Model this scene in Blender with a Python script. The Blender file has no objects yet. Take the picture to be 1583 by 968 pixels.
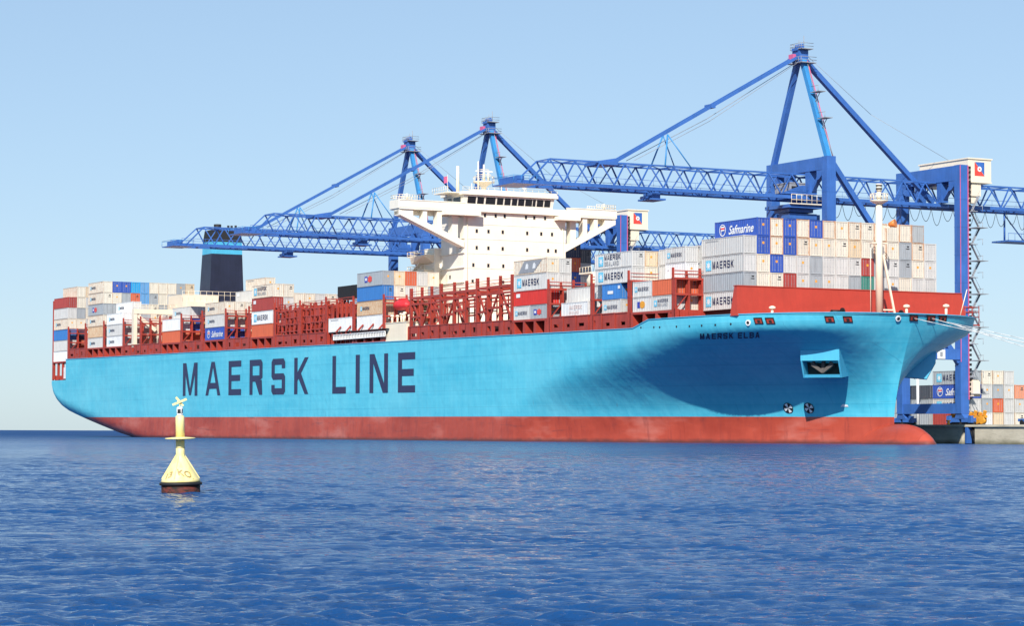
import bpy, math, random
import numpy as np
from mathutils import Vector, Matrix
R = math.radians
random.seed(11)
rng = np.random.default_rng(5)

# ------------------------------------------------------------------ camera, sky, sun, exposure
sc = bpy.context.scene
C = sc.collection
CAM_H = 1.7
cam_d = bpy.data.cameras.new('camera'); cam = bpy.data.objects.new('camera', cam_d); C.objects.link(cam)
cam_d.sensor_width = 36.0; cam_d.lens = 3850.0 / 1583.0 * 36.0
cam_d.clip_start = 0.5; cam_d.clip_end = 60000.0
cam.matrix_world = Matrix.Translation((0, 0, CAM_H)) @ Matrix.Rotation(R(92.736), 4, 'X') @ Matrix.Rotation(R(0.21), 4, 'Z')
sc.camera = cam
SUN_AZ = -9.5        # degrees off "straight behind the camera", negative = towards the left
SUN_EL = 36.0
sx, sy = math.sin(R(SUN_AZ)), -math.cos(R(SUN_AZ))
sun_dir = Vector((sx * math.cos(R(SUN_EL)), sy * math.cos(R(SUN_EL)), math.sin(R(SUN_EL))))
world = bpy.data.worlds.new('World'); sc.world = world; world.use_nodes = True
wn = world.node_tree.nodes; wl = world.node_tree.links
bg = wn['Background']
sky = wn.new('ShaderNodeTexSky'); sky.sky_type = 'NISHITA'; sky.sun_disc = False
sky.sun_elevation = R(SUN_EL); sky.sun_rotation = math.atan2(sx, sy)
sky.altitude = 0.0; sky.air_density = 0.85; sky.dust_density = 0.38; sky.ozone_density = 4.0
tint = wn.new('ShaderNodeMix'); tint.data_type = 'RGBA'; tint.blend_type = 'MULTIPLY'; tint.inputs[0].default_value = 1.0
tint.inputs[7].default_value = (1.88, 2.16, 2.40, 1)
soft = wn.new('ShaderNodeGamma'); soft.inputs[1].default_value = .5      # summer haze: a flatter sky than clear air gives
wl.new(sky.outputs[0], soft.inputs[0]); wl.new(soft.outputs[0], tint.inputs[6]); wl.new(tint.outputs[2], bg.inputs[0]); bg.inputs[1].default_value = 0.1
sun_d = bpy.data.lights.new('sun', 'SUN'); sun_d.energy = 4.3; sun_d.angle = R(0.53); sun_d.color = (1.0, 0.955, 0.89)
sun = bpy.data.objects.new('sun', sun_d); C.objects.link(sun)
sun.rotation_euler = sun_dir.to_track_quat('Z', 'Y').to_euler()
sc.view_settings.view_transform = 'Standard'; sc.view_settings.look = 'None'
sc.view_settings.gamma = 1.0; sc.view_settings.use_curve_mapping = False
sc.view_settings.exposure = 0.45
sc.cycles.sample_clamp_indirect = 4.0; sc.cycles.sample_clamp_direct = 8.0; sc.cycles.caustics_reflective = False; sc.cycles.caustics_refractive = False

# ------------------------------------------------------------------ frame of the ship and the quay
THE = R(27.9)
BV = Vector((math.sin(THE), -math.cos(THE), 0)); PV = Vector((math.cos(THE), math.sin(THE), 0))
S0 = Vector((-125.6, 680.0, 0)) + PV * 24.1          # stern end of the centreline
ANG = math.atan2(BV.y, BV.x)
def W(u, v, z=0.0): return S0 + BV * u + PV * v + Vector((0, 0, z))
def u_at(x, vp=0.0):
    """ship station whose point vp metres inboard of the near side stands in the line of sight x (photo columns)"""
    r = (x - 791.0) / 3850.0
    return (125.6 + 680 * r + vp * (.468 * r - .884)) / (.468 + .884 * r)

# ------------------------------------------------------------------ materials
MATS = {}
def nmat(name):
    m = bpy.data.materials.new(name); m.use_nodes = True; MATS[name] = m
    return m, m.node_tree.nodes, m.node_tree.links, m.node_tree.nodes['Principled BSDF']
def mth(n, l, op, a, b=None, c=None):
    q = n.new('ShaderNodeMath'); q.operation = op
    for i, v in enumerate((a, b, c)):
        if v is None: continue
        if isinstance(v, (int, float)): q.inputs[i].default_value = v
        else: l.new(v, q.inputs[i])
    return q.outputs[0]
def mixc(n, l, f, a, b):
    q = n.new('ShaderNodeMix'); q.data_type = 'RGBA'
    for s, v in ((q.inputs[0], f), (q.inputs[6], a), (q.inputs[7], b)):
        if isinstance(v, (int, float)): s.default_value = v
        elif isinstance(v, tuple): s.default_value = (v[0], v[1], v[2], 1)
        else: l.new(v, s)
    return q.outputs[2]
def noise(n, l, vec, scale, detail=3, rough=.55):
    q = n.new('ShaderNodeTexNoise'); q.inputs['Scale'].default_value = scale; q.inputs['Detail'].default_value = detail
    q.inputs['Roughness'].default_value = rough
    l.new(vec, q.inputs['Vector']); return q.outputs[0]
def rng_(n, l, v, a, b, c=0.0, d=1.0):
    q = n.new('ShaderNodeMapRange'); l.new(v, q.inputs[0])
    for i, x in enumerate((a, b, c, d)): q.inputs[i + 1].default_value = x
    return q.outputs[0]
def vmap(n, l, vec, sc_, loc=None):
    q = n.new('ShaderNodeMapping'); l.new(vec, q.inputs[0]); q.inputs['Scale'].default_value = sc_
    if loc is not None: l.new(loc, q.inputs['Location'])
    return q.outputs[0]
def paint(name, col, rough=.45, var=.12, rust=0.0, scale=.35, metal=0.0, dirt=(.25, .16, .10)):
    """painted steel: slow tone drift, vertical weather streaks, optional rust"""
    m, n, l, b = nmat(name)
    tc = n.new('ShaderNodeTexCoord'); oi = n.new('ShaderNodeObjectInfo')
    off = n.new('ShaderNodeCombineXYZ')
    l.new(mth(n, l, 'MULTIPLY', oi.outputs['Random'], 71.0), off.inputs[0]); l.new(mth(n, l, 'MULTIPLY', oi.outputs['Random'], 37.0), off.inputs[1])
    p = vmap(n, l, tc.outputs['Object'], (1, 1, 1), off.outputs[0])
    a = noise(n, l, p, scale, 4)
    st = noise(n, l, vmap(n, l, p, (2.2, 2.2, .22)), 1.0, 3)
    k = mth(n, l, 'ADD', mth(n, l, 'MULTIPLY', a, .6), mth(n, l, 'MULTIPLY', st, .4))
    f = rng_(n, l, k, .35, .65, 0, 1)
    hi = tuple(min(1, c * (1 + var)) for c in col); lo = tuple(c * (1 - var) * .97 for c in col)
    c1 = mixc(n, l, f, lo, hi)
    if rust > 0:
        sm = noise(n, l, vmap(n, l, p, (3.0, 3.0, .55)), 1.3, 5, .65)
        g = rng_(n, l, sm, .66 - .16 * rust, .80 - .12 * rust, 0, min(1, .35 + .6 * rust))
        c1 = mixc(n, l, g, c1, dirt)
    l.new(c1, b.inputs['Base Color'])
    b.inputs['Roughness'].default_value = rough; b.inputs['Metallic'].default_value = metal
    return m
def boxpaint(name, col, rust, var=.08):
    """container paint: local x length, y width, z height; rust creeps in from the posts and rails"""
    m, n, l, b = nmat(name)
    tc = n.new('ShaderNodeTexCoord'); oi = n.new('ShaderNodeObjectInfo')
    off = n.new('ShaderNodeCombineXYZ')
    l.new(mth(n, l, 'MULTIPLY', oi.outputs['Random'], 91.0), off.inputs[0]); l.new(mth(n, l, 'MULTIPLY', oi.outputs['Random'], 53.0), off.inputs[2])
    sp = n.new('ShaderNodeSeparateXYZ'); l.new(tc.outputs['Object'], sp.inputs[0])
    p = vmap(n, l, tc.outputs['Object'], (1, 1, 1), off.outputs[0])
    hs = n.new('ShaderNodeHueSaturation'); hs.inputs['Color'].default_value = (*col, 1)
    l.new(rng_(n, l, oi.outputs['Random'], 0, 1, 1 - var, 1 + var), hs.inputs['Value'])
    st = noise(n, l, vmap(n, l, p, (2.0, 2.5, .3)), 1.2, 4)
    c1 = mixc(n, l, rng_(n, l, st, .42, .75, 0, .5), hs.outputs[0], tuple(c * .62 for c in col))
    ey = mth(n, l, 'ABSOLUTE', mth(n, l, 'SUBTRACT', sp.outputs[1], 1.22))
    ez = mth(n, l, 'ABSOLUTE', mth(n, l, 'SUBTRACT', sp.outputs[2], 1.4))
    e = mth(n, l, 'MAXIMUM', rng_(n, l, ey, .92, 1.22, 0, 1), rng_(n, l, ez, 1.18, 1.42, 0, .8))
    nz = noise(n, l, p, 2.3, 5, .7)
    sm = noise(n, l, vmap(n, l, p, (3.0, 3.0, .5)), 1.1, 5, .7)
    k = mth(n, l, 'ADD', mth(n, l, 'MULTIPLY', e, .22 + .2 * rust), mth(n, l, 'MULTIPLY', mth(n, l, 'ADD', nz, sm), .5))
    g = rng_(n, l, k, .78 - .17 * rust, .93 - .15 * rust, 0, .3 + .5 * rust)
    c1 = mixc(n, l, g, c1, (.48, .20, .07))
    l.new(c1, b.inputs['Base Color']); b.inputs['Roughness'].default_value = .55
    return m
def flat(name, col, rough=.5, metal=0.0):
    m, n, l, b = nmat(name); tc = n.new('ShaderNodeTexCoord')
    a = noise(n, l, tc.outputs['Object'], 1.5, 3)
    l.new(mixc(n, l, rng_(n, l, a, .3, .7), tuple(c * .88 for c in col), tuple(min(1, c * 1.1) for c in col)), b.inputs['Base Color'])
    b.inputs['Roughness'].default_value = rough; b.inputs['Metallic'].default_value = metal
    return m

def hull_material():
    m, n, l, b = nmat('hull_paint')
    tc = n.new('ShaderNodeTexCoord'); sp = n.new('ShaderNodeSeparateXYZ'); l.new(tc.outputs['Object'], sp.inputs[0])
    O = tc.outputs['Object']; X, Z = sp.outputs[0], sp.outputs[2]
    # upper paint
    a = noise(n, l, vmap(n, l, O, (.05, .05, .12)), 1.0, 5, .6)
    s1 = noise(n, l, vmap(n, l, O, (.02, .02, 1.6)), 1.0, 3)
    s2 = noise(n, l, vmap(n, l, O, (1.1, 1.1, .06)), 1.0, 4)
    k = mth(n, l, 'ADD', mth(n, l, 'MULTIPLY', a, .5), mth(n, l, 'ADD', mth(n, l, 'MULTIPLY', s1, .25), mth(n, l, 'MULTIPLY', s2, .25)))
    teal = mixc(n, l, rng_(n, l, k, .40, .60), (.060, .46, .62), (.115, .56, .70))
    # plate seams
    br = n.new('ShaderNodeTexBrick'); cb = n.new('ShaderNodeCombineXYZ'); l.new(X, cb.inputs[0]); l.new(Z, cb.inputs[1]); l.new(cb.outputs[0], br.inputs[0])
    br.inputs['Scale'].default_value = 1; br.inputs['Brick Width'].default_value = 11.5; br.inputs['Row Height'].default_value = 3.1
    br.inputs['Mortar Size'].default_value = .05; br.inputs['Mortar Smooth'].default_value = .5
    teal = mixc(n, l, mth(n, l, 'MULTIPLY', br.outputs['Fac'], .38), teal, (.03, .24, .38))
    rs = noise(n, l, vmap(n, l, O, (.9, .9, .12)), 1.0, 5, .7)
    teal = mixc(n, l, rng_(n, l, rs, .66, .78, 0, .55), teal, (.16, .24, .26))
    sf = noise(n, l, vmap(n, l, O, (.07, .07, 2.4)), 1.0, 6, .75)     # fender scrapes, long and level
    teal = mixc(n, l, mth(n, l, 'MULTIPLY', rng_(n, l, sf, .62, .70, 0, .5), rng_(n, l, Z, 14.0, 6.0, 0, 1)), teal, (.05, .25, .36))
    fd = noise(n, l, vmap(n, l, O, (.03, .03, .05)), 1.0, 3)
    teal = mixc(n, l, rng_(n, l, fd, .5, .7, 0, .35), teal, (.20, .60, .70))
    # bottom paint
    c = noise(n, l, vmap(n, l, O, (.045, .045, .16)), 1.0, 4, .6)
    d = noise(n, l, vmap(n, l, O, (.35, .35, .09)), 1.0, 5, .65)
    br2 = n.new('ShaderNodeTexBrick'); l.new(cb.outputs[0], br2.inputs[0])
    br2.inputs['Scale'].default_value = 1; br2.inputs['Brick Width'].default_value = 23; br2.inputs['Row Height'].default_value = 9.0
    br2.inputs['Mortar Size'].default_value = .06; br2.inputs['Color1'].default_value = (.25, .25, .25, 1); br2.inputs['Color2'].default_value = (.75, .75, .75, 1)
    sb = n.new('ShaderNodeSeparateColor'); l.new(br2.outputs['Color'], sb.inputs[0])
    k2 = mth(n, l, 'ADD', mth(n, l, 'MULTIPLY', c, .6), mth(n, l, 'ADD', mth(n, l, 'MULTIPLY', d, .3), mth(n, l, 'MULTIPLY', sb.outputs[0], .2)))
    red = mixc(n, l, rng_(n, l, k2, .42, .58), (.35, .046, .024), (.47, .072, .038))
    red = mixc(n, l, rng_(n, l, c, .52, .70, 0, .6), red, (.60, .24, .19))
    sc_ = noise(n, l, vmap(n, l, O, (.10, .10, 1.3)), 1.0, 6, .7)
    red = mixc(n, l, rng_(n, l, sc_, .60, .70, 0, .7), red, (.15, .04, .04))
    dk = noise(n, l, vmap(n, l, O, (.55, .55, .10), None), 1.0, 5, .7)
    red = mixc(n, l, rng_(n, l, dk, .55, .72, 0, .55), red, (.20, .035, .03))
    zz = mth(n, l, 'ADD', Z, mth(n, l, 'MULTIPLY', mth(n, l, 'SUBTRACT', noise(n, l, vmap(n, l, O, (.5, .5, 1)), 1.0, 4), .5), .7))
    red = mixc(n, l, rng_(n, l, zz, .75, .15, 0, .9), red, (.10, .035, .03))
    line = mth(n, l, 'SUBTRACT', 5.2, mth(n, l, 'MULTIPLY', X, .0029))
    f = mth(n, l, 'LESS_THAN', Z, line)
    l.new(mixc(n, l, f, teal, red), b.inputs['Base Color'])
    b.inputs['Roughness'].default_value = .42
    bp = n.new('ShaderNodeBump'); bp.inputs['Strength'].default_value = .5; bp.inputs['Distance'].default_value = .3
    w = noise(n, l, vmap(n, l, O, (.33, .33, .25)), 1.0, 2)
    l.new(w, bp.inputs['Height']); l.new(bp.outputs[0], b.inputs['Normal'])
    return m
M_HULL = hull_material()
M_RED = paint('deck_red', (.37, .045, .028), .5, .2, .6, dirt=(.11, .035, .025))
M_BRK = paint('breakwater_red', (.43, .045, .024), .45, .08, .3, dirt=(.28, .045, .03))
M_CREAM = paint('cream_paint', (.86, .74, .56), .45, .04, .05, dirt=(.55, .40, .25))
M_HOUSE = paint('house_white', (.90, .83, .69), .45, .03, 0.0)
M_FUN = paint('funnel_black', (.018, .022, .045), .45, .2)
M_TEALP = paint('teal_paint', (.075, .43, .63), .45, .07)
M_NAVY = flat('navy_letter', (.025, .03, .085), .5)
M_DARK = flat('dark_gap', (.012, .012, .014), .7)
M_GLASS = flat('dark_glass', (.02, .02, .025), .12)
M_WHITE = flat('white_mark', (.8, .8, .78), .5)
M_ORANGE = flat('orange_paint', (.75, .22, .04), .5)
M_BRIGHTRED = flat('bright_red', (.72, .03, .035), .45)
M_GREY = flat('grey_steel', (.30, .31, .33), .5)
M_CRANE = paint('crane_blue', (.042, .135, .42), .42, .14, .06, dirt=(.05, .07, .16))
M_CRANE_L = paint('crane_light_blue', (.04, .25, .55), .42, .1)
M_PINK = flat('pink_pipe', (.60, .12, .25), .5)
M_YEL = flat('yellow_machinery', (.78, .34, .03), .5)
M_LOGOBLUE = flat('logo_blue', (.16, .55, .74), .5)
M_LOGORED = flat('logo_red', (.78, .07, .05), .5)
M_ROPE = flat('rope_white', (.72, .70, .66), .8)
def concrete():
    m, n, l, b = nmat('quay_concrete'); tc = n.new('ShaderNodeTexCoord'); O = tc.outputs['Object']
    sp = n.new('ShaderNodeSeparateXYZ'); l.new(O, sp.inputs[0])
    a = noise(n, l, vmap(n, l, O, (.25, .25, .6)), 1.0, 6, .65)
    c = mixc(n, l, rng_(n, l, a, .3, .7), (.50, .45, .34), (.68, .62, .48))
    s = noise(n, l, vmap(n, l, O, (.6, .6, 3.0)), 1.0, 3)
    c = mixc(n, l, rng_(n, l, s, .56, .7, 0, .4), c, (.26, .25, .19))
    z = mth(n, l, 'ADD', sp.outputs[2], mth(n, l, 'MULTIPLY', a, .9))
    c = mixc(n, l, rng_(n, l, z, -1.8, -2.6, 0, .85), c, (.10, .10, .045))
    l.new(c, b.inputs['Base Color']); b.inputs['Roughness'].default_value = .85
    return m
M_CONC = concrete()
BOXC = {
 'light': ('light grey', (.60, .59, .56), .2), 'cream': ('cream', (.73, .67, .55), .45), 'creamr': ('rust-streaked cream', (.74, .66, .53), 1.0),
 'white': ('white', (.76, .76, .74), .1), 'grey': ('mid grey', (.36, .39, .41), .15), 'greyr': ('rust-streaked grey', (.40, .42, .42), .75),
 'tan': ('tan', (.70, .56, .38), .6), 'red': ('brownish red', (.38, .055, .045), .15), 'bred': ('bright red', (.62, .035, .025), .05),
 'orange': ('orange', (.62, .13, .055), .15), 'salmon': ('salmon', (.75, .30, .17), .2), 'blue': ('blue', (.045, .20, .52), .1),
 'cobalt': ('cobalt blue', (.035, .095, .42), .12), 'lblue': ('pale blue', (.12, .33, .62), .1), 'cyan': ('bright cyan', (.02, .33, .66), .05),
 'navy': ('navy', (.03, .045, .10), .1), 'dgrey': ('dark grey', (.07, .08, .10), .1), 'green': ('green', (.05, .22, .17), .1),
}
for k, (nm, col, ru) in BOXC.items(): boxpaint('container_' + k, col, ru)

# ------------------------------------------------------------------ mesh building
class MB:
    def __init__(s): s.v = []; s.f = []; s.m = []; s.sm = []
    def face(s, pts, mi=0, smooth=False):
        b = len(s.v); s.v += [tuple(p) for p in pts]; s.f.append(tuple(range(b, b + len(pts)))); s.m.append(mi); s.sm.append(smooth)
    def hexa(s, p, mi=0):
        """p: 8 points, bottom ring then top ring"""
        b = len(s.v); s.v += [tuple(q) for q in p]
        for q in ((3, 2, 1, 0), (4, 5, 6, 7), (0, 1, 5, 4), (1, 2, 6, 5), (2, 3, 7, 6), (3, 0, 4, 7)):
            s.f.append(tuple(b + i for i in q)); s.m.append(mi); s.sm.append(False)
    def box(s, x0, x1, y0, y1, z0, z1, mi=0):
        s.hexa(((x0, y0, z0), (x1, y0, z0), (x1, y1, z0), (x0, y1, z0), (x0, y0, z1), (x1, y0, z1), (x1, y1, z1), (x0, y1, z1)), mi)
    def frus(s, b0, b1, z0, z1, mi=0):
        """b=(x0,x1,y0,y1) at the bottom and the top"""
        s.hexa(((b0[0], b0[2], z0), (b0[1], b0[2], z0), (b0[1], b0[3], z0), (b0[0], b0[3], z0), (b1[0], b1[2], z1), (b1[1], b1[2], z1), (b1[1], b1[3], z1), (b1[0], b1[3], z1)), mi)
    def bar(s, p, q, w, h=None, mi=0, up=(0, 0, 1)):
        p = Vector(p); q = Vector(q); h = w if h is None else h
        d = (q - p).normalized(); up = Vector(up)
        if abs(d.dot(up)) > .98: up = Vector((1, 0, 0))
        a = d.cross(up).normalized() * (w / 2); c = a.cross(d).normalized() * (h / 2)
        s.hexa((p - a - c, p + a - c, p + a + c, p - a + c, q - a - c, q + a - c, q + a + c, q - a + c), mi)
    def tube(s, p, q, r, r2=None, n=8, mi=0, caps=True):
        p = Vector(p); q = Vector(q); r2 = r if r2 is None else r2
        d = (q - p).normalized(); up = Vector((0, 0, 1)) if abs(d.z) < .9 else Vector((1, 0, 0))
        a = d.cross(up).normalized(); c = d.cross(a)
        b = len(s.v)
        for (o, rr) in ((p, r), (q, r2)):
            for i in range(n):
                t = 2 * math.pi * i / n; s.v.append(tuple(o + a * (math.cos(t) * rr) + c * (math.sin(t) * rr)))
        for i in range(n):
            j = (i + 1) % n; s.f.append((b + i, b + j, b + n + j, b + n + i)); s.m.append(mi); s.sm.append(True)
        if caps:
            s.f.append(tuple(b + i for i in reversed(range(n)))); s.m.append(mi); s.sm.append(False)
            s.f.append(tuple(b + n + i for i in range(n))); s.m.append(mi); s.sm.append(False)
    def path(s, pts, r, n=5, mi=0):
        for a, b in zip(pts, pts[1:]): s.tube(a, b, r, n=n, mi=mi)
    def lathe(s, prof, n=40, mi=0, o=(0, 0, 0)):
        b = len(s.v)
        for (r, z) in prof:
            for i in range(n):
                t = 2 * math.pi * i / n; s.v.append((o[0] + r * math.cos(t), o[1] + r * math.sin(t), o[2] + z))
        for k in range(len(prof) - 1):
            for i in range(n):
                j = (i + 1) % n; s.f.append((b + k * n + i, b + k * n + j, b + (k + 1) * n + j, b + (k + 1) * n + i)); s.m.append(mi); s.sm.append(True)
        s.f.append(tuple(b + i for i in reversed(range(n)))); s.m.append(mi); s.sm.append(False)
        s.f.append(tuple(b + (len(prof) - 1) * n + i for i in range(n))); s.m.append(mi); s.sm.append(False)
    def build(s, name, mats, parent=None, loc=None, rot=None):
        me = bpy.data.meshes.new(name); me.from_pydata(s.v, [], s.f)
        if not isinstance(mats, (list, tuple)): mats = [mats]
        for m in mats: me.materials.append(m)
        me.polygons.foreach_set('material_index', s.m); me.polygons.foreach_set('use_smooth', s.sm); me.update()
        return link(name, me, parent, loc, rot)
def link(name, me, parent=None, loc=None, rot=None):
    o = bpy.data.objects.new(name, me); C.objects.link(o)
    if parent is not None: o.parent = parent
    if loc is not None: o.location = loc
    if rot is not None: o.rotation_euler = rot
    return o
def tag(o, label=None, cat=None, group=None, kind=None):
    for k, v in (('label', label), ('category', cat), ('group', group), ('kind', kind)):
        if v is not None: o[k] = v
    return o
def empty(name, loc, rz=0.0):
    o = bpy.data.objects.new(name, None); C.objects.link(o); o.location = loc; o.rotation_euler = (0, 0, rz); return o
def dup(root, loc, label):
    r = root.copy(); C.objects.link(r); r.location = loc; r['label'] = label
    for ch in list(root.children):
        c = ch.copy(); C.objects.link(c); c.parent = r
        for g in list(ch.children):
            d = g.copy(); C.objects.link(d); d.parent = c
    return r

# ------------------------------------------------------------------ block lettering
def glyph(ch, W_, H, a, b):
    """quads of a squared block capital; a = upright stroke, b = level stroke"""
    w = W_; Q = lambda x0, x1, y0, y1: [(x0, y0), (x1, y0), (x1, y1), (x0, y1)]
    m = H * .5
    if ch == 'M': return [Q(0, a, 0, H), Q(w - a, w, 0, H), [(a * .2, H), (a * 1.25, H), (w / 2 + a * .35, H * .02), (w / 2 - a * .35, H * .02)], [(w - a * 1.25, H), (w - a * .2, H), (w / 2 + a * .35, H * .02), (w / 2 - a * .35, H * .02)]]
    if ch == 'A': return [[(0, 0), (a, 0), (w / 2 + a * .3, H), (w / 2 - a * .6, H)], [(w - a, 0), (w, 0), (w / 2 + a * .6, H), (w / 2 - a * .3, H)], [(w * .2, H * .2), (w * .8, H * .2), (w * .72, H * .2 + b), (w * .28, H * .2 + b)]]
    if ch == 'E': return [Q(0, a, 0, H), Q(a, w, 0, b), Q(a, w * .92, m - b / 2, m + b / 2), Q(a, w, H - b, H)]
    c = a * .45; e = b * .5
    if ch == 'R': return [Q(0, a, 0, H), Q(a, w - a, H - b, H), [(w - a, m - b * .6), (w, m - b * .1), (w, H - e), (w - c, H), (w - a, H)], Q(a, w - a, m - b * .7, m + b * .3), [(w * .45, m - b * .7), (w - a * .2, m - b * .45), (w, 0), (w - a, 0)]]
    if ch == 'B': return [Q(0, a, 0, H), Q(a, w - a, H - b, H), Q(a, w - a, 0, b), Q(a, w - a, m - b / 2, m + b / 2), Q(w - a, w, b * .4, m - b * .2), Q(w - a, w, m + b * .2, H - b * .4)]
    if ch == 'S': return [Q(a, w - a, H - b, H), Q(a, w - a, m - b / 2, m + b / 2), Q(a, w - a, 0, b), [(a, m - b / 2), (a, H), (c, H), (0, H - e), (0, m), (c, m - b / 2)], [(w - a, m + b / 2), (w - a, 0), (w - c, 0), (w, e), (w, m), (w - c, m + b / 2)], [(a, 0), (a, H * .27), (0, H * .27), (0, e), (c, 0)], [(w - a, H), (w - a, H * .73), (w, H * .73), (w, H - e), (w - c, H)]]
    if ch == 'K': return [Q(0, a, 0, H), [(a, H * .36), (a, H * .60), (w - a * 1.1, H), (w, H)], [(w - a * 1.1, 0), (w, 0), (a * 1.9, H * .62), (a * 1.1, H * .48)]]
    if ch == 'L': return [Q(0, a, 0, H), Q(a, w, 0, b)]
    if ch == 'I': return [Q(0, a, 0, H)]
    if ch == 'N': return [Q(0, a, 0, H), Q(w - a, w, 0, H), [(a * .2, H), (a * 1.3, H), (w - a * .2, 0), (w - a * 1.3, 0)]]
    if ch == 'D': return [Q(0, a, 0, H), Q(a, w - a, H - b, H), Q(a, w - a, 0, b), Q(w - a, w, b * .5, H - b * .5)]
    return []
def text_quads(s, x, y, H, wr=.62, gap=.18, a=.15, b=.17):
    out = []
    for ch in s:
        w = H * wr
        if ch == 'I': w = H * a
        if ch == ' ': x += w * .7; continue
        for q in glyph(ch, w, H, H * a, H * b): out.append([(x + p[0], y + p[1]) for p in q])
        x += w + H * gap
    return out, x
def font_mesh(s, size, shear=0.0, bold=0.0):
    cu = bpy.data.curves.new('tmp', 'FONT'); cu.body = s; cu.size = size; cu.shear = shear; cu.offset = bold
    o = bpy.data.objects.new('tmp', cu); C.objects.link(o)
    dg = bpy.context.evaluated_depsgraph_get(); dg.update()
    me = o.evaluated_get(dg).to_mesh()
    vs = [(v.co.x, v.co.y) for v in me.vertices]; fs = [tuple(p.vertices) for p in me.polygons]
    o.evaluated_get(dg).to_mesh_clear(); bpy.data.objects.remove(o); bpy.data.curves.remove(cu)
    return vs, fs

# ------------------------------------------------------------------ water
def make_water():
    rs = [0.0, 4.0, 8.0, 12.0]; r = 15.0
    while r < 30000:
        rs.append(r)
        g = .0018 if r < 300 else (.004 if r < 900 else .02)
        r += max(.036, g * r)
    rs = np.array(rs)
    th = np.concatenate([np.linspace(-180, -60, 13)[:-1], np.linspace(-60, -14, 24)[:-1], np.linspace(-14, 14, 600), np.linspace(14, 60, 24)[1:], np.linspace(60, 180, 13)[1:-1]])
    th = np.radians(th); nt = len(th)
    RR, TT = np.meshgrid(rs, th, indexing='ij')
    X = RR * np.sin(TT); Y = RR * np.cos(TT); Zz = np.zeros_like(X)
    dr = np.gradient(rs)[:, None]
    env = .75 + .5 * np.sin(X * .07 + 1.3 + np.sin(Y * .031) * 1.4) * np.sin(Y * .043 + .4 + np.sin(X * .05))
    env2 = .8 + .45 * np.sin(X * .31 + 2 * np.sin(Y * .17)) * np.sin(Y * .23 + 1.7 * np.sin(X * .13))
    lam = np.concatenate([np.geomspace(.15, .9, 46), np.geomspace(.95, 4.0, 26), np.geomspace(5, 14, 6)])
    for L in lam:
        ang = R(90) + rng.normal(0, .36 if L < .9 else .26) - .12
        kx, ky = math.cos(ang) * 2 * math.pi / L, math.sin(ang) * 2 * math.pi / L
        amp = L * (.0098 if L < .9 else (.0020 if L < 4.6 else .0008)) * rng.uniform(.6, 1.3)
        ph = rng.uniform(0, 6.28)
        wph = .9 * np.sin(X * (1.3 / L) + ph * 2 + .7 * np.sin(Y * .6 / L)) + .5 * np.sin(Y * (.5 / L) + ph)
        fade = np.clip(L / (2.3 * dr) - .6, 0, 1)
        s = np.sin(kx * X + ky * Y + ph + wph)
        s = s + .22 * (s * s - .5)             # sharper crests, longer troughs
        Zz += amp * s * fade * (env2 if L < 1.2 else env)
    Zz[:3] = -.2
    n_r = len(rs)
    co = np.stack([X, Y, Zz], -1).reshape(-1, 3).astype(np.float32)
    i = np.arange(n_r - 1)[:, None] * nt; j = np.arange(nt)[None, :]; j2 = (j + 1) % nt
    f = np.stack([i + j, i + j2, i + nt + j2, i + nt + j], -1).reshape(-1, 4)[:, ::-1]
    f = f[nt:]   # the innermost ring collapses to a point under the camera
    me = bpy.data.meshes.new('water')
    me.vertices.add(len(co)); me.vertices.foreach_set('co', co.ravel())
    me.loops.add(f.size); me.loops.foreach_set('vertex_index', f.ravel().astype(np.int32))
    me.polygons.add(len(f)); me.polygons.foreach_set('loop_start', np.arange(0, f.size, 4, dtype=np.int32))
    me.polygons.foreach_set('use_smooth', np.ones(len(f), dtype=bool))
    me.update(calc_edges=True); me.validate()
    m, n, l, b = nmat('sea_water')
    tc = n.new('ShaderNodeTexCoord'); O = tc.outputs['Object']
    big = noise(n, l, vmap(n, l, O, (.03, .012, 1)), 1.0, 4, .6)
    l.new(mixc(n, l, rng_(n, l, big, .35, .65), (.006, .048, .16), (.009, .068, .21)), b.inputs['Base Color'])
    b.inputs['IOR'].default_value = 1.333; b.inputs['Roughness'].default_value = .05
    h1 = noise(n, l, vmap(n, l, O, (4.0, 9.0, 1)), 1.0, 5, .65)
    h2 = noise(n, l, vmap(n, l, O, (1.4, 3.4, 1)), 1.0, 4, .6)
    bp = n.new('ShaderNodeBump'); bp.inputs['Strength'].default_value = 1.0; bp.inputs['Distance'].default_value = .06
    h3 = noise(n, l, vmap(n, l, O, (.25, .42, 1)), 1.0, 5, .65)          # open sea: longer wind waves farther out
    so = n.new('ShaderNodeSeparateXYZ'); l.new(O, so.inputs[0]); far = rng_(n, l, so.outputs[1], 90, 700, 0, 25)
    l.new(rng_(n, l, so.outputs[1], 110, 900, .055, .62), b.inputs['Roughness'])      # waves too fine for the mesh out there act as roughness
    l.new(mth(n, l, 'ADD', mth(n, l, 'ADD', h1, mth(n, l, 'MULTIPLY', h2, 2.0)), mth(n, l, 'MULTIPLY', h3, far)), bp.inputs['Height']); l.new(bp.outputs[0], b.inputs['Normal'])
    me.materials.append(m)
    o = link('water', me); tag(o, 'rippled deep blue sea running out to the horizon', None, None, 'structure')
    return o
make_water()

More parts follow.
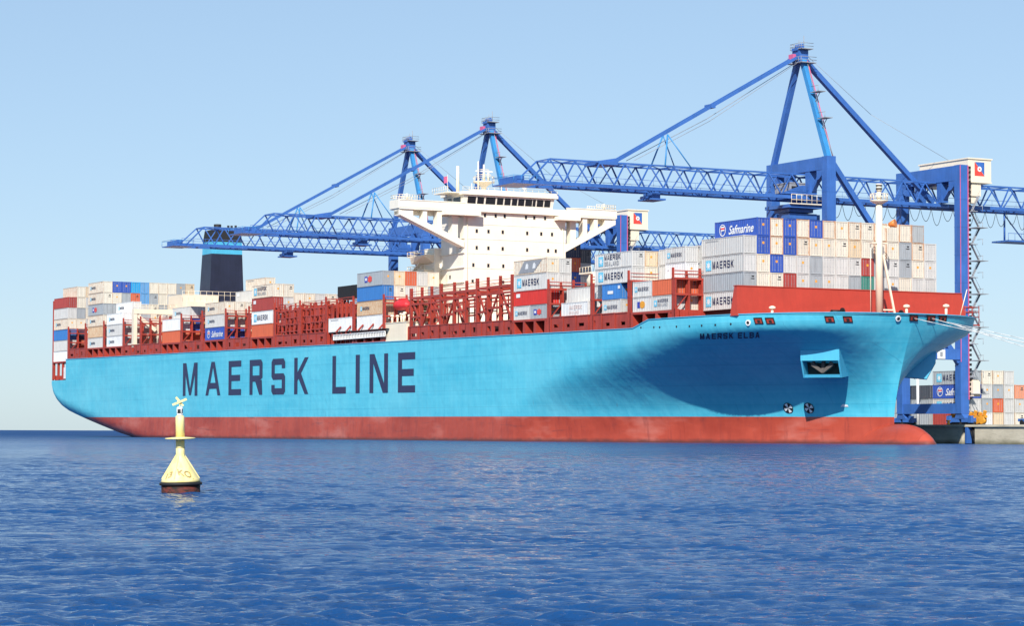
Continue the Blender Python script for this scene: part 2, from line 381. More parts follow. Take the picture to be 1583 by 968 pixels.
# ------------------------------------------------------------------ hull geometry
HB = 24.1; UB = 354.0
def deckz(u):
    d = 20.8 - .0071 * u
    if u <= 12.3: return 15.2
    if u <= 310.5: return d
    if u >= 315.5: return 19.85
    t = (u - 310.5) / 5.0
    return (20.8 - .0071 * 310.5) * (1 - t) + 19.85 * t
KU = [0, 1, 2.5, 5, 9, 15, 26, 36, 51, 62, 70, 78]; KZ = [10.4, 9.0, 8.1, 7.2, 6.3, 5.4, 3.8, 2.4, 0.4, -.8, -2, -3.0]
def keelz(u): return float(np.interp(u, KU, KZ))
def sm(t): t = min(1, max(0, t)); return t * t * (3 - 2 * t)
def bowp(z):
    t = min(1.0, max(0.0, z / 19.85)); k = min(1.0, max(0.0, z / 17.6)); k = k - .12 * max(0, k - .88) * (1 - k) / .0144 * .1; g = k ** 3.1
    u0 = 266 + (314 - 266) * k ** 2.3
    ut = 348.6 + (UB - 348.6) * max(0.0, (z - 4) / 15.85) ** 1.4
    return u0, ut, 1.40 + (2.9 - 1.40) * g, 1.02 + (2.4 - 1.02) * g
def half(u, z):
    if u < 100:
        zk = keelz(u); Rz = 4.0; Rr = 4.5
        t = min(1, max(0, (z - zk) / Rz)); return HB - Rr * (1 - math.sqrt(max(0, 1 - (1 - t) ** 2))) - .02 * max(0, 20 - u) * (1 - t)
    u0, ut, n, m = bowp(z)
    if u <= u0: return HB
    if u >= ut: return 0.0
    return HB * (1 - ((u - u0) / (ut - u0)) ** n) ** (1 / m)
UA = 231.0
def pt_sz(q, z):
    """point of the bow plating: q runs 0..1 from station 231 to the stem on the near side, 1..2 back along the far side"""
    u0, ut, n, m = bowp(z); k = q if q <= 1 else 2 - q; u = UA + (ut - UA) * k
    h = half(min(u, ut - 1e-5), z); return Vector((u, -h if q <= 1 else h, z))
def oriented(q, z):
    p = pt_sz(q, z); e = .0006 if q < .97 else .00015
    t = (pt_sz(q + e, z) - pt_sz(q - e, z)); d = pt_sz(q, z + .25) - pt_sz(q, z - .25)
    if q > .97:                                     # near the stem follow the plating at a fixed breadth
        b_ = pt_sz(q, z); 
        lo = Vector((_u_of(abs(b_.y), z - .25), b_.y, z - .25)); hi = Vector((_u_of(abs(b_.y), z + .25), b_.y, z + .25)); d = hi - lo
    n = t.cross(d).normalized()
    if n.dot(Vector((.6, -.8, 0))) < 0: n = -n
    t = Vector((0, 0, 1)).cross(n).normalized(); w = n.cross(t).normalized()
    if t.dot(Vector((.6, .8, 0))) < 0: t = -t
    if w.z < 0: w = -w
    return p, n, t, w
def _u_of(b, z):
    u0, ut, n, m = bowp(z); return u0 + (ut - u0) * (1 - min(1, b / HB) ** m) ** (1 / n)
def hullpt(q, z, off=0.0):
    p, n, t, w = oriented(q, z); return p + n * off
def _px(p):
    X, Y = -125.6 + .468 * p.x + .884 * (p.y + HB), 680 - .884 * p.x + .468 * (p.y + HB); return 791 + 3850 * X / Y, Y
def see(x, y):
    """(q, z) of the plating that stands in the line of sight of photo column x, row y"""
    z = 12.0
    for _ in range(25):
        a, b = 0.0, 1.0
        if _px(pt_sz(1.0, z))[0] < x: a, b = 1.0, 1.06
        for _ in range(50):
            m = (a + b) / 2
            if _px(pt_sz(m, z))[0] < x: a = m
            else: b = m
        z = (665 + .0037 * x - y) * _px(pt_sz(a, z))[1] / 3850 + CAM_H
    return a, z

ship = empty('container_ship', W(0, 0, 0), ANG)
tag(ship, 'very long pale blue container ship with red bottom and large dark letters on its side', 'container ship')

def make_hull():
    K = 26; ts = [k / K for k in range(K + 1)]
    cols = []
    def proj_(p): return p
    aft = [0, .4, 1, 1.7, 2.5, 3.7, 5, 7, 9, 12.3, 12.32, 15, 20, 26, 31, 36, 43, 51, 57, 62, 70, 78, 95, 120, 150, 180, 210, 231]
    for u in aft:
        zk, zt = keelz(u), deckz(u); cols.append([(u, half(u, zk + (zt - zk) * t), zk + (zt - zk) * t) for t in ts])
    NB = 110
    for i in range(1, NB + 1):
        s = math.sin(math.pi / 2 * i / NB) if i < NB else 1.0
        s = .5 * s + .5 * (i / NB)
        col = []
        for t in ts:
            z2 = -3 + 22.85 * t
            for _ in range(4):
                u0, ut, n, m = bowp(z2); u = 231 + (ut - 231) * s; z2 = -3 + (deckz(u) + 3) * t
            hh = 0.0 if i == NB else half(min(u, ut - 1e-4), z2)
            col.append((u, hh, z2))
        cols.append(col)
    mb = MB(); nc = len(cols)
    for sgn in (-1, 1):
        b = len(mb.v)
        for c in cols:
            for p in c: mb.v.append((p[0], sgn * p[1], p[2]))
        for i in range(nc - 1):
            if i == 9: continue
            for k in range(K):
                q = (b + i * (K + 1) + k, b + (i + 1) * (K + 1) + k, b + (i + 1) * (K + 1) + k + 1, b + i * (K + 1) + k + 1)
                mb.f.append(q if sgn < 0 else q[::-1]); mb.m.append(0); mb.sm.append(True)
    for i in range(nc - 1):
        a, c = cols[i][0], cols[i + 1][0]
        mb.face([(a[0], a[1], a[2]), (c[0], c[1], c[2]), (c[0], -c[1], c[2]), (a[0], -a[1], a[2])])
    t0 = cols[0]
    for k in range(K): mb.face([(0, -t0[k][1], t0[k][2]), (0, -t0[k + 1][1], t0[k + 1][2]), (0, t0[k + 1][1], t0[k + 1][2]), (0, t0[k][1], t0[k][2])])
    hull = mb.build('hull', M_HULL, ship)
    d = MB()
    for i in range(nc - 1):
        a, c = cols[i][K], cols[i + 1][K]
        d.face([(a[0], -a[1] + .02, a[2] - .25), (c[0], -c[1] + .02, c[2] - .25), (c[0], c[1] - .02, c[2] - .25), (a[0], a[1] - .02, a[2] - .25)])
    d.build('main_deck', M_RED, ship)
    # rail cap along the sheer
    r = MB()
    for i in range(10, nc - 1):
        for sg in (-1, 1):
            a, c = cols[i][K], cols[i + 1][K]
            if abs(a[0] - c[0]) > 1e-4: r.bar((a[0], sg * a[1], a[2] + .05), (c[0], sg * c[1], c[2] + .05), .25, .12)
    r.build('sheer_rail', M_TEALP, ship)
    bl = MB(); n = 28; prev = None; rings = []
    for i in range(25):
        t = i / 24.0; a = math.pi / 2 * t
        u = 343 + 8.0 * (t / .5 if t < .5 else 1) if t < .5 else 351.0 + 8.4 * math.sin(math.pi / 2 * (t - .5) / .5)
        k = 1.0 if t < .5 else math.cos(math.pi / 2 * (t - .5) / .5)
        rings.append([(u, 2.9 * k * math.cos(2 * math.pi * j / n), -2.6 + 5.7 * k * math.sin(2 * math.pi * j / n)) for j in range(n)])
    for i in range(24):
        for j in range(n):
            j2 = (j + 1) % n; bl.face([rings[i][j], rings[i + 1][j], rings[i + 1][j2], rings[i][j2]], 0, True)
    ob = bl.build('bulbous_bow', M_HULL, ship)
    import bmesh
    bm = bmesh.new(); bm.from_mesh(ob.data); bmesh.ops.remove_doubles(bm, verts=bm.verts, dist=.001); bmesh.ops.recalc_face_normals(bm, faces=bm.faces); bm.to_mesh(ob.data); bm.free()
    return hull
hull = make_hull()

# big letters amidships
def ship_letters():
    L = [('M', 283, 305.5), ('A', 318, 341), ('E', 353.5, 373), ('R', 386, 406), ('S', 420, 441), ('K', 455, 477), ('L', 514, 535), ('I', 550, 556.3), ('N', 571.5, 600), ('E', 615.5, 642)]
    for ch, xa, xb in L:
        ua, ub = u_at(xa), u_at(xb); mb = MB()
        z0 = 9.9 - (ua - 102) * .0055; H = 7.75
        for i, q in enumerate(glyph(ch, ub - ua, H, 1.8 if ch != 'I' else ub - ua, 1.35)):
            mb.face([(ua + p[0], -HB - .05 - .006 * i, z0 + p[1] - .004 * p[0]) for p in q])
        mb.build('letter', M_NAVY, hull)
ship_letters()
def bow_name():
    qs, x1 = text_quads('MAERSK ELBA', 0, 0, 1.0, wr=.95, gap=.34, a=.25, b=.2)
    mb = MB()
    for i, q in enumerate(qs):
        mb.face([hullpt(*see(1082.5 + p[0] / x1 * 94.5 - .0 * p[1], 524.5 - 2.5 * p[0] / x1 - 9.0 * p[1]), .06 + .004 * (i % 7)) for p in q])
    mb.build('name_lettering', M_NAVY, hull)
bow_name()
def fairlead(u, z, w=1.45, h=1.0):
    p, n, t, up = oriented(u, z); mb = MB()
    P = lambda a, b, c: p + t * a + up * b + n * c
    sl = .25
    def rect(a0, a1, b0, b1, c0, c1, mi):
        mb.hexa([P(a0 + sl * -b0, b0, c0), P(a1 + sl * -b0, b0, c0), P(a1 + sl * -b0, b0, c1), P(a0 + sl * -b0, b0, c1), P(a0 - sl * b1, b1, c0), P(a1 - sl * b1, b1, c0), P(a1 - sl * b1, b1, c1), P(a0 - sl * b1, b1, c1)], mi)
    f = .13
    rect(-w / 2, w / 2, h / 2 - f, h / 2, -.1, .14, 1); rect(-w / 2, w / 2, -h / 2, -h / 2 + f, -.1, .14, 1)
    rect(-w / 2, -w / 2 + f, -h / 2 + f, h / 2 - f, -.1, .13, 1); rect(w / 2 - f, w / 2, -h / 2 + f, h / 2 - f, -.1, .13, 1)
    rect(-w / 2 + f, w / 2 - f, -h / 2 + f, h / 2 - f, -.1, .05, 2)
    rect(-.22, .25, -.3, .12, .05, .1, 0)
    return mb.build('fairlead', [M_DARK, M_DARK, M_RED], hull), p + n * .2
fl_pts = []
for (fx, fy, fw) in ((1173, 496, 1.45), (1191, 496, 1.45), (1283, 493.5, 1.4), (1311, 493.5, 1.4), (1413, 491.5, 1.5), (1440, 491.5, 1.6), (1458, 492, 1.6)):
    fl_pts.append(fairlead(*see(fx, fy), w=fw)[1])
for fx, fy in ((991, 506.5), (1011, 506), (1020, 506), (1046, 505), (1066, 504.5), (1085, 503.5), (1106, 502.5), (1130, 501)):
    p, n, t, up = oriented(*see(fx, fy)); mb = MB(); mb.tube(p - n * .1, p + n * .06, .17, n=10); mb.build('scupper', M_DARK, hull)
for fx, fy in ((1157, 499), (1389, 492.5)):
    p, n, t, up = oriented(*see(fx, fy)); mb = MB(); mb.tube(p - n * .1, p + n * .12, .46, n=16, mi=0); mb.tube(p + n * .12, p + n * .14, .26, n=14, mi=1); mb.build('mooring_chock', [M_WHITE, M_DARK], hull)
def thruster_mark(u, z):
    p, n, t, up = oriented(u, z); mb = MB(); r = .92; N = 32
    for i in range(N):
        a0, a1 = 2 * math.pi * i / N, 2 * math.pi * (i + 1) / N
        c = lambda a, rr, o: p + (t * math.cos(a) + up * math.sin(a)) * rr + n * o
        mid = (a0 + a1) / 2
        k = abs(((mid - .35) % (math.pi / 2)) - math.pi / 4) > math.pi / 4 - .36
        mb.face([c(a0, 0.001, .10), c(a0, r * .86, .10), c(a1, r * .86, .10), c(a1, 0.001, .10)], 1 if k else 0)
        mb.face([c(a0, r * .86, .11), c(a0, r, .11), c(a1, r, .11), c(a1, r * .86, .11)], 0)
    mb.build('thruster_mark', [M_DARK, M_WHITE], hull)
thruster_mark(*see(1219, 631)); thruster_mark(*see(1251, 631))
def bulb_mark():
    mb = MB(); qs = [[(-.55, 0), (.55, 0), (.45, .28), (-.2, .36)]]
    p, n, t, up = oriented(*see(1306, 629))
    for q in qs: mb.face([p + t * a * 1.3 + up * b * 1.2 + n * .08 for a, b in q])
    mb.build('bulb_mark', M_WHITE, hull)
bulb_mark()
def anchor_box(sg):
    """housing welded onto the flare, open underneath, anchor stowed in it"""
    u1, z1 = see(1272, 552)
    p, n, t, up = oriented(u1, z1)
    n = Vector((n.x, n.y, 0)).normalized(); t = Vector((0, 0, 1)).cross(n).normalized()
    if t.x < 0: t = -t
    def P(a, o, z):
        q = p + t * a + n * o; return Vector((q.x, sg * -1 * q.y if sg > 0 else q.y, z))
    mb = MB(); w = 3.1
    ot, ob = 1.5, 1.5
    top, mid, low = 14.5, 12.8, 10.2
    A = [P(-w, ot, top), P(w, ot, top), P(w, ot - .1, mid), P(-w, ot - .1, mid)]
    mb.face(A)                                                       # outer lit panel
    mb.face([P(-w, -2.5, top + .3), P(w, -2.5, top + .3), P(w, ot, top), P(-w, ot, top)])
    for a, a2 in ((-w, -w + .25), (w, w - .25)):
        for x in (a, a2):
            mb.face([P(x, -2.5, top + .3), P(x, ot, top), P(x, ot - .1, mid), P(x, ot - 1.5, low), P(x, -4.5, low + .4)])
        mb.face([P(a, ot - .1, mid), P(a2, ot - .1, mid), P(a2, ot - 1.5, low), P(a, ot - 1.5, low)])
    mb.face([P(-w, ot - 1.5, low), P(w, ot - 1.5, low), P(w, -3.2, low + .5), P(-w, -3.2, low + .5)])
    mb.face([P(-w + .25, ot - 1.6, low + .05), P(w - .25, ot - 1.6, low + .05), P(w - .25, ot - 1.4, low + .5), P(-w + .25, ot - 1.4, low + .5)])
    mb.face([P(-w + .2, -.9, mid + 1), P(w - .2, -.9, mid + 1), P(w - .2, -1.9, low), P(-w + .2, -1.9, low)], 1)
    hb = mb.build('anchor_housing', [M_TEALP, M_DARK], ship)
    an = MB()
    for s_ in (-1, 1):
        an.bar(P(0, -.2, 11.1), P(s_ * 1.7, .1, 12.3), .6, .5); an.bar(P(s_ * 1.7, .1, 12.3), P(s_ * 1.2, .3, 12.6), .45, .35)
    an.bar(P(0, -.2, 11.1), P(0, -.7, 13.2), .5, .5)
    an.build('anchor', flat('anchor_iron', (.10, .085, .075), .7), hb)
anchor_box(-1); anchor_box(1)

# stern recess (open mooring deck under the last stacks)
s = MB()
s.box(.1, 12.2, -23.2, 23.2, 15.25, 15.5)
s.box(11.9, 12.28, -23.9, 23.9, 15.2, 20.5)
for x in (.2, 4.2, 8.2): s.box(x, x + .5, -23.9, -23.3, 15.5, 20.2)
s.box(.1, 12.2, -24.0, -23.4, 19.9, 20.3); s.box(.1, .5, -24, 24, 15.5, 16.6)
for v in range(-20, 22, 6): s.box(.2, .6, v, v + .5, 16.6, 20.2)
s.box(0, 12.2, -23.4, 23.4, 19.8, 20.1)
for v in (-23.9,): s.box(-.3, .15, v, v + .5, 15.3, 37.0)
s.build('stern_frame', M_RED, ship)
s = MB(); s.box(8.9, 11.5, -23.6, -22.6, 15.6, 18.6); s.box(3, 5, -22, -20, 15.6, 17.4); s.tube((5.5, -22, 16.2), (8, -22, 16.2), .7, n=12); s.build('mooring_winch', [M_WHITE], ship)

# ------------------------------------------------------------------ deck structures
def basez(u): return 20.8 - .0071 * u + 2.72
def lashing_bridge(u, z0, h, v0=-24.0, v1=24.0, depth=1.0, levels=(0.5, 1.0), top=1.6, lean=False):
    mb = MB(); n = int((v1 - v0) / 2.5); zt = z0 + h; d = deckz(u)
    for i in range(n + 1):
        v = v0 + i * 2.5
        mb.box(u, u + .32, v, v + .34, d, zt + top * (.7 if i % 2 else 1)); mb.box(u + depth - .3, u + depth, v + .02, v + .3, d, zt)
    mb.box(u - .1, u + depth + .1, v0 + .02, v0 + .75, d - .1, z0)
    mb.box(u - .02, u + depth + .02, v0 + .03, v0 + .28, z0, zt)
    for f in levels:
        z = z0 + h * f; mb.box(u - .05, u + depth + .05, v0, v1, z - .32, z)
    for dz in (.55, 1.1):
        mb.tube((u, v0, zt + dz), (u, v1, zt + dz), .05, n=5); mb.tube((u + depth, v0, zt + dz), (u + depth, v1, zt + dz), .05, n=5)
    for i in range(0, n - 1, 2):
        v = v0 + i * 2.5; mb.bar((u + depth - .1, v + .3, z0), (u + depth - .1, v + 2.5, z0 + h * .5), .16, .16)
    mb.box(u + .1, u + depth - .1, v0 + 1, v1 - 1, d - .2, z0 - .1)
    return mb.build('lashing_bridge', M_RED, ship)
LB = [(27.6, 5.0), (42.6, 5.2), (57.9, 5.4), (70.8, 5.4), (84.9, 5.2), (99.6, 5.2), (113.4, 5.4), (128.4, 5.4), (142.6, 5.4), (157.3, 5.6), (171.5, 5.6), (185.2, 5.8), (199.0, 5.4), (213.6, 5.2), (281.2, 5.1), (296.3, 5.3), (308.6, 5.3), (322.4, 5.0)]
LB.insert(0, (13.2, 5.0))
for u, h in LB: lashing_bridge(u, basez(min(u, 309)) if u > 14 else 22.9, h)

def coaming():
    """hatch coaming wall inboard of the side passage, with stanchions and sill beam carrying the outer rows"""
    mb = MB(); u = 13.0
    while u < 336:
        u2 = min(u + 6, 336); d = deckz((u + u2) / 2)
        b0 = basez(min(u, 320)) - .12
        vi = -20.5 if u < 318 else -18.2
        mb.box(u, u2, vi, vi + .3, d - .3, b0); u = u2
    mb.build('hatch_coaming', flat('coaming_shade', (.045, .014, .012), .7), ship)  # near-black colour stands in for the shade behind the stanchions
    for (x0, x1) in ((29.3, 57.5), (86, 99.3), (115, 128), (144, 157), (200.4, 213.4), (268.2, 281), (309.4, 322)):
        a = MB(); n = max(2, round((x1 - x0) / 4.6)); d = deckz((x0 + x1) / 2)
        for i in range(n + 1):
            u = x0 + (x1 - x0 - .9) * i / n; b0 = basez(u)
            a.frus((u, u + .9, -23.95, -22.3), (u + .15, u + .75, -23.95, -22.3), deckz(u) - .1, b0 - .45)
        a.hexa(((x0, -23.97, basez(x0) - .45), (x1, -23.97, basez(x1) - .45), (x1, -22.0, basez(x1) - .45), (x0, -22.0, basez(x0) - .45), (x0, -23.97, basez(x0) - .06), (x1, -23.97, basez(x1) - .06), (x1, -22.0, basez(x1) - .06), (x0, -22.0, basez(x0) - .06)))
        a.build('side_stanchion', M_RED, ship)
    for (x0, x1) in ((14.5, 27.5), (59, 85), (100.6, 113.2), (129.6, 142.4), (158.4, 185), (225.3, 268), (282.4, 308.4)):
        u = x0; p = MB()          # plated stretch with slots
        while u < x1 - 1:
            w = min(4.4, x1 - u); d = deckz(u) - .1; b0 = basez(u) - .1
            k = random.random()
            lo = d + .75 + .3 * random.random(); hi = lo + (.55 if k < .6 else .95)
            p.hexa(((u, -23.9, d), (u + w, -23.9, d), (u + w, -23.75, d), (u, -23.75, d), (u, -23.9, lo), (u + w, -23.9, lo), (u + w, -23.75, lo), (u, -23.75, lo)))
            p.hexa(((u, -23.9, hi), (u + w, -23.9, hi), (u + w, -23.75, hi), (u, -23.75, hi), (u, -23.9, b0), (u + w, -23.9, b0), (u + w, -23.75, b0), (u, -23.75, b0)))
            g = w * random.uniform(.25, .55); g0 = u + (w - g) * random.uniform(.2, .8)
            p.box(u, g0, -23.9, -23.75, lo, hi); p.box(g0 + g, u + w, -23.9, -23.75, lo, hi)
            p.box(u - .12, u + .12, -24.02, -23.92, d, b0)
            p.box(u, u + w, -24.0, -23.72, b0, b0 + .18)
            u += w
        p.build('side_plating', M_RED, ship)
    # hatch covers
    for (x0, x1) in ((14.4, 27.5), (29.3, 57.5), (59, 84.6), (86, 99.3), (100.6, 113.2), (115, 128), (129.6, 142.4), (144, 157), (158.4, 171.4), (172.6, 185), (186.5, 199), (200.4, 213.4), (225.3, 267.5), (268.2, 281), (282.4, 296), (297.6, 308.4), (309.9, 322), (323.5, 335)):
        w_ = 20.4 if x0 < 318 else 18.1; h = MB()
        h.box(x0, x1, -w_, w_, basez(min(x1, 309)) - 1.0, basez(min(x1, 309)) - .08)
        h.build('hatch_cover', M_RED, ship)
coaming()

def side_frames():
    """open lashing frame along the near side beside the house, and the cage aft of it"""
    mb = MB(); us = [u_at(x) for x in (631, 648, 663, 677, 698, 717, 733, 750, 769, 787)]
    tops = [27.6, 27.6, 27.6, 27.9, 27.9, 27.9, 28.1, 28.1, 28.1, 28.1]
    for v in (-23.9, -19.0):
        for i, (u, zt) in enumerate(zip(us, tops)):
            w = .6 if i in (0, 3, 6, 9) else .36
            mb.box(u, u + w, v, v + .5, deckz(u), zt + (1.7 if v < -20 else .4))
            if i < 9:
                u2 = us[i + 1]; mb.box(u + w, u2, v + .02, v + .5, zt - .45, zt); mb.box(u + w, u2, v + .04, v + .3, zt - 1.6, zt - 1.25)
                if i % 2 == 0: mb.bar((u + w, v + .25, zt - .5), (u2, v + .25, basez(u)), .36, .25, up=(0, 1, 0))
                elif i % 3 == 1: mb.bar((u2, v + .25, zt - .5), (u + w, v + .25, basez(u)), .36, .25, up=(0, 1, 0))
                mb.box(u + w, u2, v + .05, v + .4, basez(u) + 1.6 + (i % 3) * .6, basez(u) + 1.9 + (i % 3) * .6)
        for dz in (.5, 1.0): mb.path([(u, v + .1, zt + dz) for u, zt in zip(us, tops)], .05)
    for u, zt in zip(us, tops): mb.box(u + .1, u + .5, -23.4, -18.9, zt - .4, zt - .02)
    mb.build('lashing_frame', M_RED, ship)
    e = MB()          # finer inner row of guides behind the frame
    for k, u in enumerate(np.arange(226.5, 267, 2.3)):
        e.box(u, u + .2, -16.2, -16.0, 20, 26.4 + (k % 3) * .4)
        e.box(u, u + 2.3, -16.15, -16.0, 24.2 + .5 * (k % 2), 24.4 + .5 * (k % 2)); e.box(u, u + 2.3, -16.15, -16.0, 26.0, 26.25)
        if k % 3 == 0: e.bar((u, -16.1, 22.6), (u + 2.3, -16.1, 25.9), .2, .12, up=(0, 1, 0))
    e.build('inner_guides', M_RED, ship)
    c = MB()          # dense cage of cell frames, empty slots, aft of amidships
    for k, u in enumerate(np.arange(158.6, 199, 2.25)):
        for v in (-23.6, -21.0, -18.4):
            c.box(u, u + .38, v, v + .4, deckz(u), 27.9 + (.9 if k % 3 == 0 else .2))
            if v > -23 or u < 186:
                for j, z in enumerate((23.2, 24.7, 26.1, 27.6)): c.box(u + .38, u + 2.25, v + .02, v + .32, z - .2 - .1 * (k % 2), z)
                if (k + int(-v)) % 2: c.bar((u + .3, v + .2, 23.2), (u + 2.2, v + .2, 26.0), .42, .2, up=(0, 1, 0))
                else: c.box(u + .4, u + 2.2, v + .1, v + .2, 24.7 + 1.4 * (k % 3 == 0), 25.8 + 1.4 * (k % 3 == 0))
        c.box(u, u + .3, -23.3, 6, 27.2, 27.6)
    c.box(158.6, 199, -20.2, -20.0, 22.4, 26.9)
    for dz in (.6, 1.1): c.tube((158.6, -23.5, 27.9 + dz), (199, -23.5, 27.9 + dz), .05, n=5)
    c.build('cell_guides', M_RED, ship)
side_frames()

# breakwater
b = MB()
b.hexa(((336.6, -22.2, 19.7), (338.2, -22.0, 19.7), (338.6, 21.9, 19.7), (336.6, 21.9, 19.7), (336.6, -21.4, 24.3), (337.4, -21.4, 24.3), (337.4, 21.9, 24.3), (336.6, 21.9, 24.3)))
b.box(336.5, 337.5, -21.5, 21.95, 24.3, 24.45)
for v in range(-18, 20, 5): b.hexa(((334.9, v, 19.8), (336.6, v, 19.8), (336.6, v + .25, 19.8), (334.9, v + .25, 19.8), (336.2, v, 24), (336.6, v, 24), (336.6, v + .25, 24), (336.2, v + .25, 24)))
bw = b.build('breakwater', M_BRK, ship)
# railing at the far end of the breakwater
b = MB()
for z in (20.6, 21.4, 22.2):
    b.tube((337.9, 22, z), (337.9, 25.0, z), .08, n=5); b.tube((337.9, 25.0, z), (334, 25.0, z), .08, n=5)
for v in (22.2, 23.6, 25): b.tube((337.9, v, 19.3), (337.9, v, 22.4), .08, n=5)
b.box(334, 338, 22.0, 25.1, 19.2, 19.4)
b.build('end_railing', M_RED, ship)
# mooring gear in front of the breakwater
b = MB()
for (u, v) in ((342.0, -6.0), (341.0, 6.0)):
    b = MB(); b.tube((u, v - 1.0, 20.45), (u, v + 1.0, 20.45), .38, n=14); b.tube((u, v + 1.0, 20.45), (u, v + 1.12, 20.45), .75, n=18); b.box(u - .8, u + .8, v - 2, v + 2.2, 19.8, 20.4)
    b.build('windlass', M_DARK, ship)
for (u, v, h) in ((346.5, 4.0, 1.8), (343.5, 14.0, 2.4), (340.5, -17.0, 1.1)):
    b = MB(); b.tube((u, v, 19.8), (u, v, 19.8 + h * .75), .22, n=10); b.lathe([(.2, 0), (.55, .15), (.5, .45), (.15, .6)], 14, o=(u, v, 19.8 + h * .75)); b.build('ventilator', M_CREAM, ship)
b = MB(); b.tube((343.6, 16.5, 19.8), (344.6, 17.3, 24.6), .1, .06, n=7); b.build('flagstaff', M_CREAM, ship)
# fore mast
def foremast():
    u, v = 344.6, .2
    mb = MB(); mb.tube((u, v, 19.6), (u, v, 38.0), .60, .50, n=18)
    mb.lathe([(.5, 0), (1.4, .45), (1.4, .6), (.4, .6)], 18, o=(u, v, 37.4))
    mb.tube((u, v, 38), (u, v, 39.4), .35, .3, n=12)
    mb.bar((u + .2, v + .6, 29.5), (u + .6, v + 2.6, 19.8), .3, .3); mb.bar((u, v + .5, 20.9), (u + .5, v + 2.4, 20.9), .2, .2)
    mb.box(u - .7, u + .2, v - 1.5, v + 1.5, 31.2, 31.4)
    m_ = mb.build('foremast', M_CREAM, ship)
    q = MB()
    for i in range(14):
        a = 2 * math.pi * i / 14; q.tube((u + 1.36 * math.cos(a), v + 1.36 * math.sin(a), 38.1), (u + 1.36 * math.cos(a), v + 1.36 * math.sin(a), 39.0), .05, n=5)
    for z in (38.5, 39.0): q.path([(u + 1.36 * math.cos(2 * math.pi * i / 14), v + 1.36 * math.sin(2 * math.pi * i / 14), z) for i in range(15)], .05)
    q.build('mast_railing', M_CREAM, m_)
    q = MB(); q.tube((u, v, 39.4), (u, v, 40.6), .42, n=12); q.tube((u, v, 39.7), (u, v, 39.9), .5, n=12, mi=1); q.tube((u, v, 40.2), (u, v, 40.4), .5, n=12, mi=1); q.build('mast_light', [M_CREAM, M_DARK], m_)
    q = MB(); q.bar((u + .4, v + .5, 33.8), (u + .6, v + 1.8, 33.8), .3, .3, mi=0); q.tube((u + .5, v + 1.5, 34.2), (u + 1.4, v + 2.1, 34.4), .3, .7, n=12, mi=1); q.build('fog_horn', [M_CREAM, M_ORANGE], m_)
    q = MB(); q.tube((u - .9, v - 1.0, 19.8), (u - .9, v - 1.0, 31.2), .06, n=5)
    q.build('stay_pipe', M_CREAM, m_)
foremast()

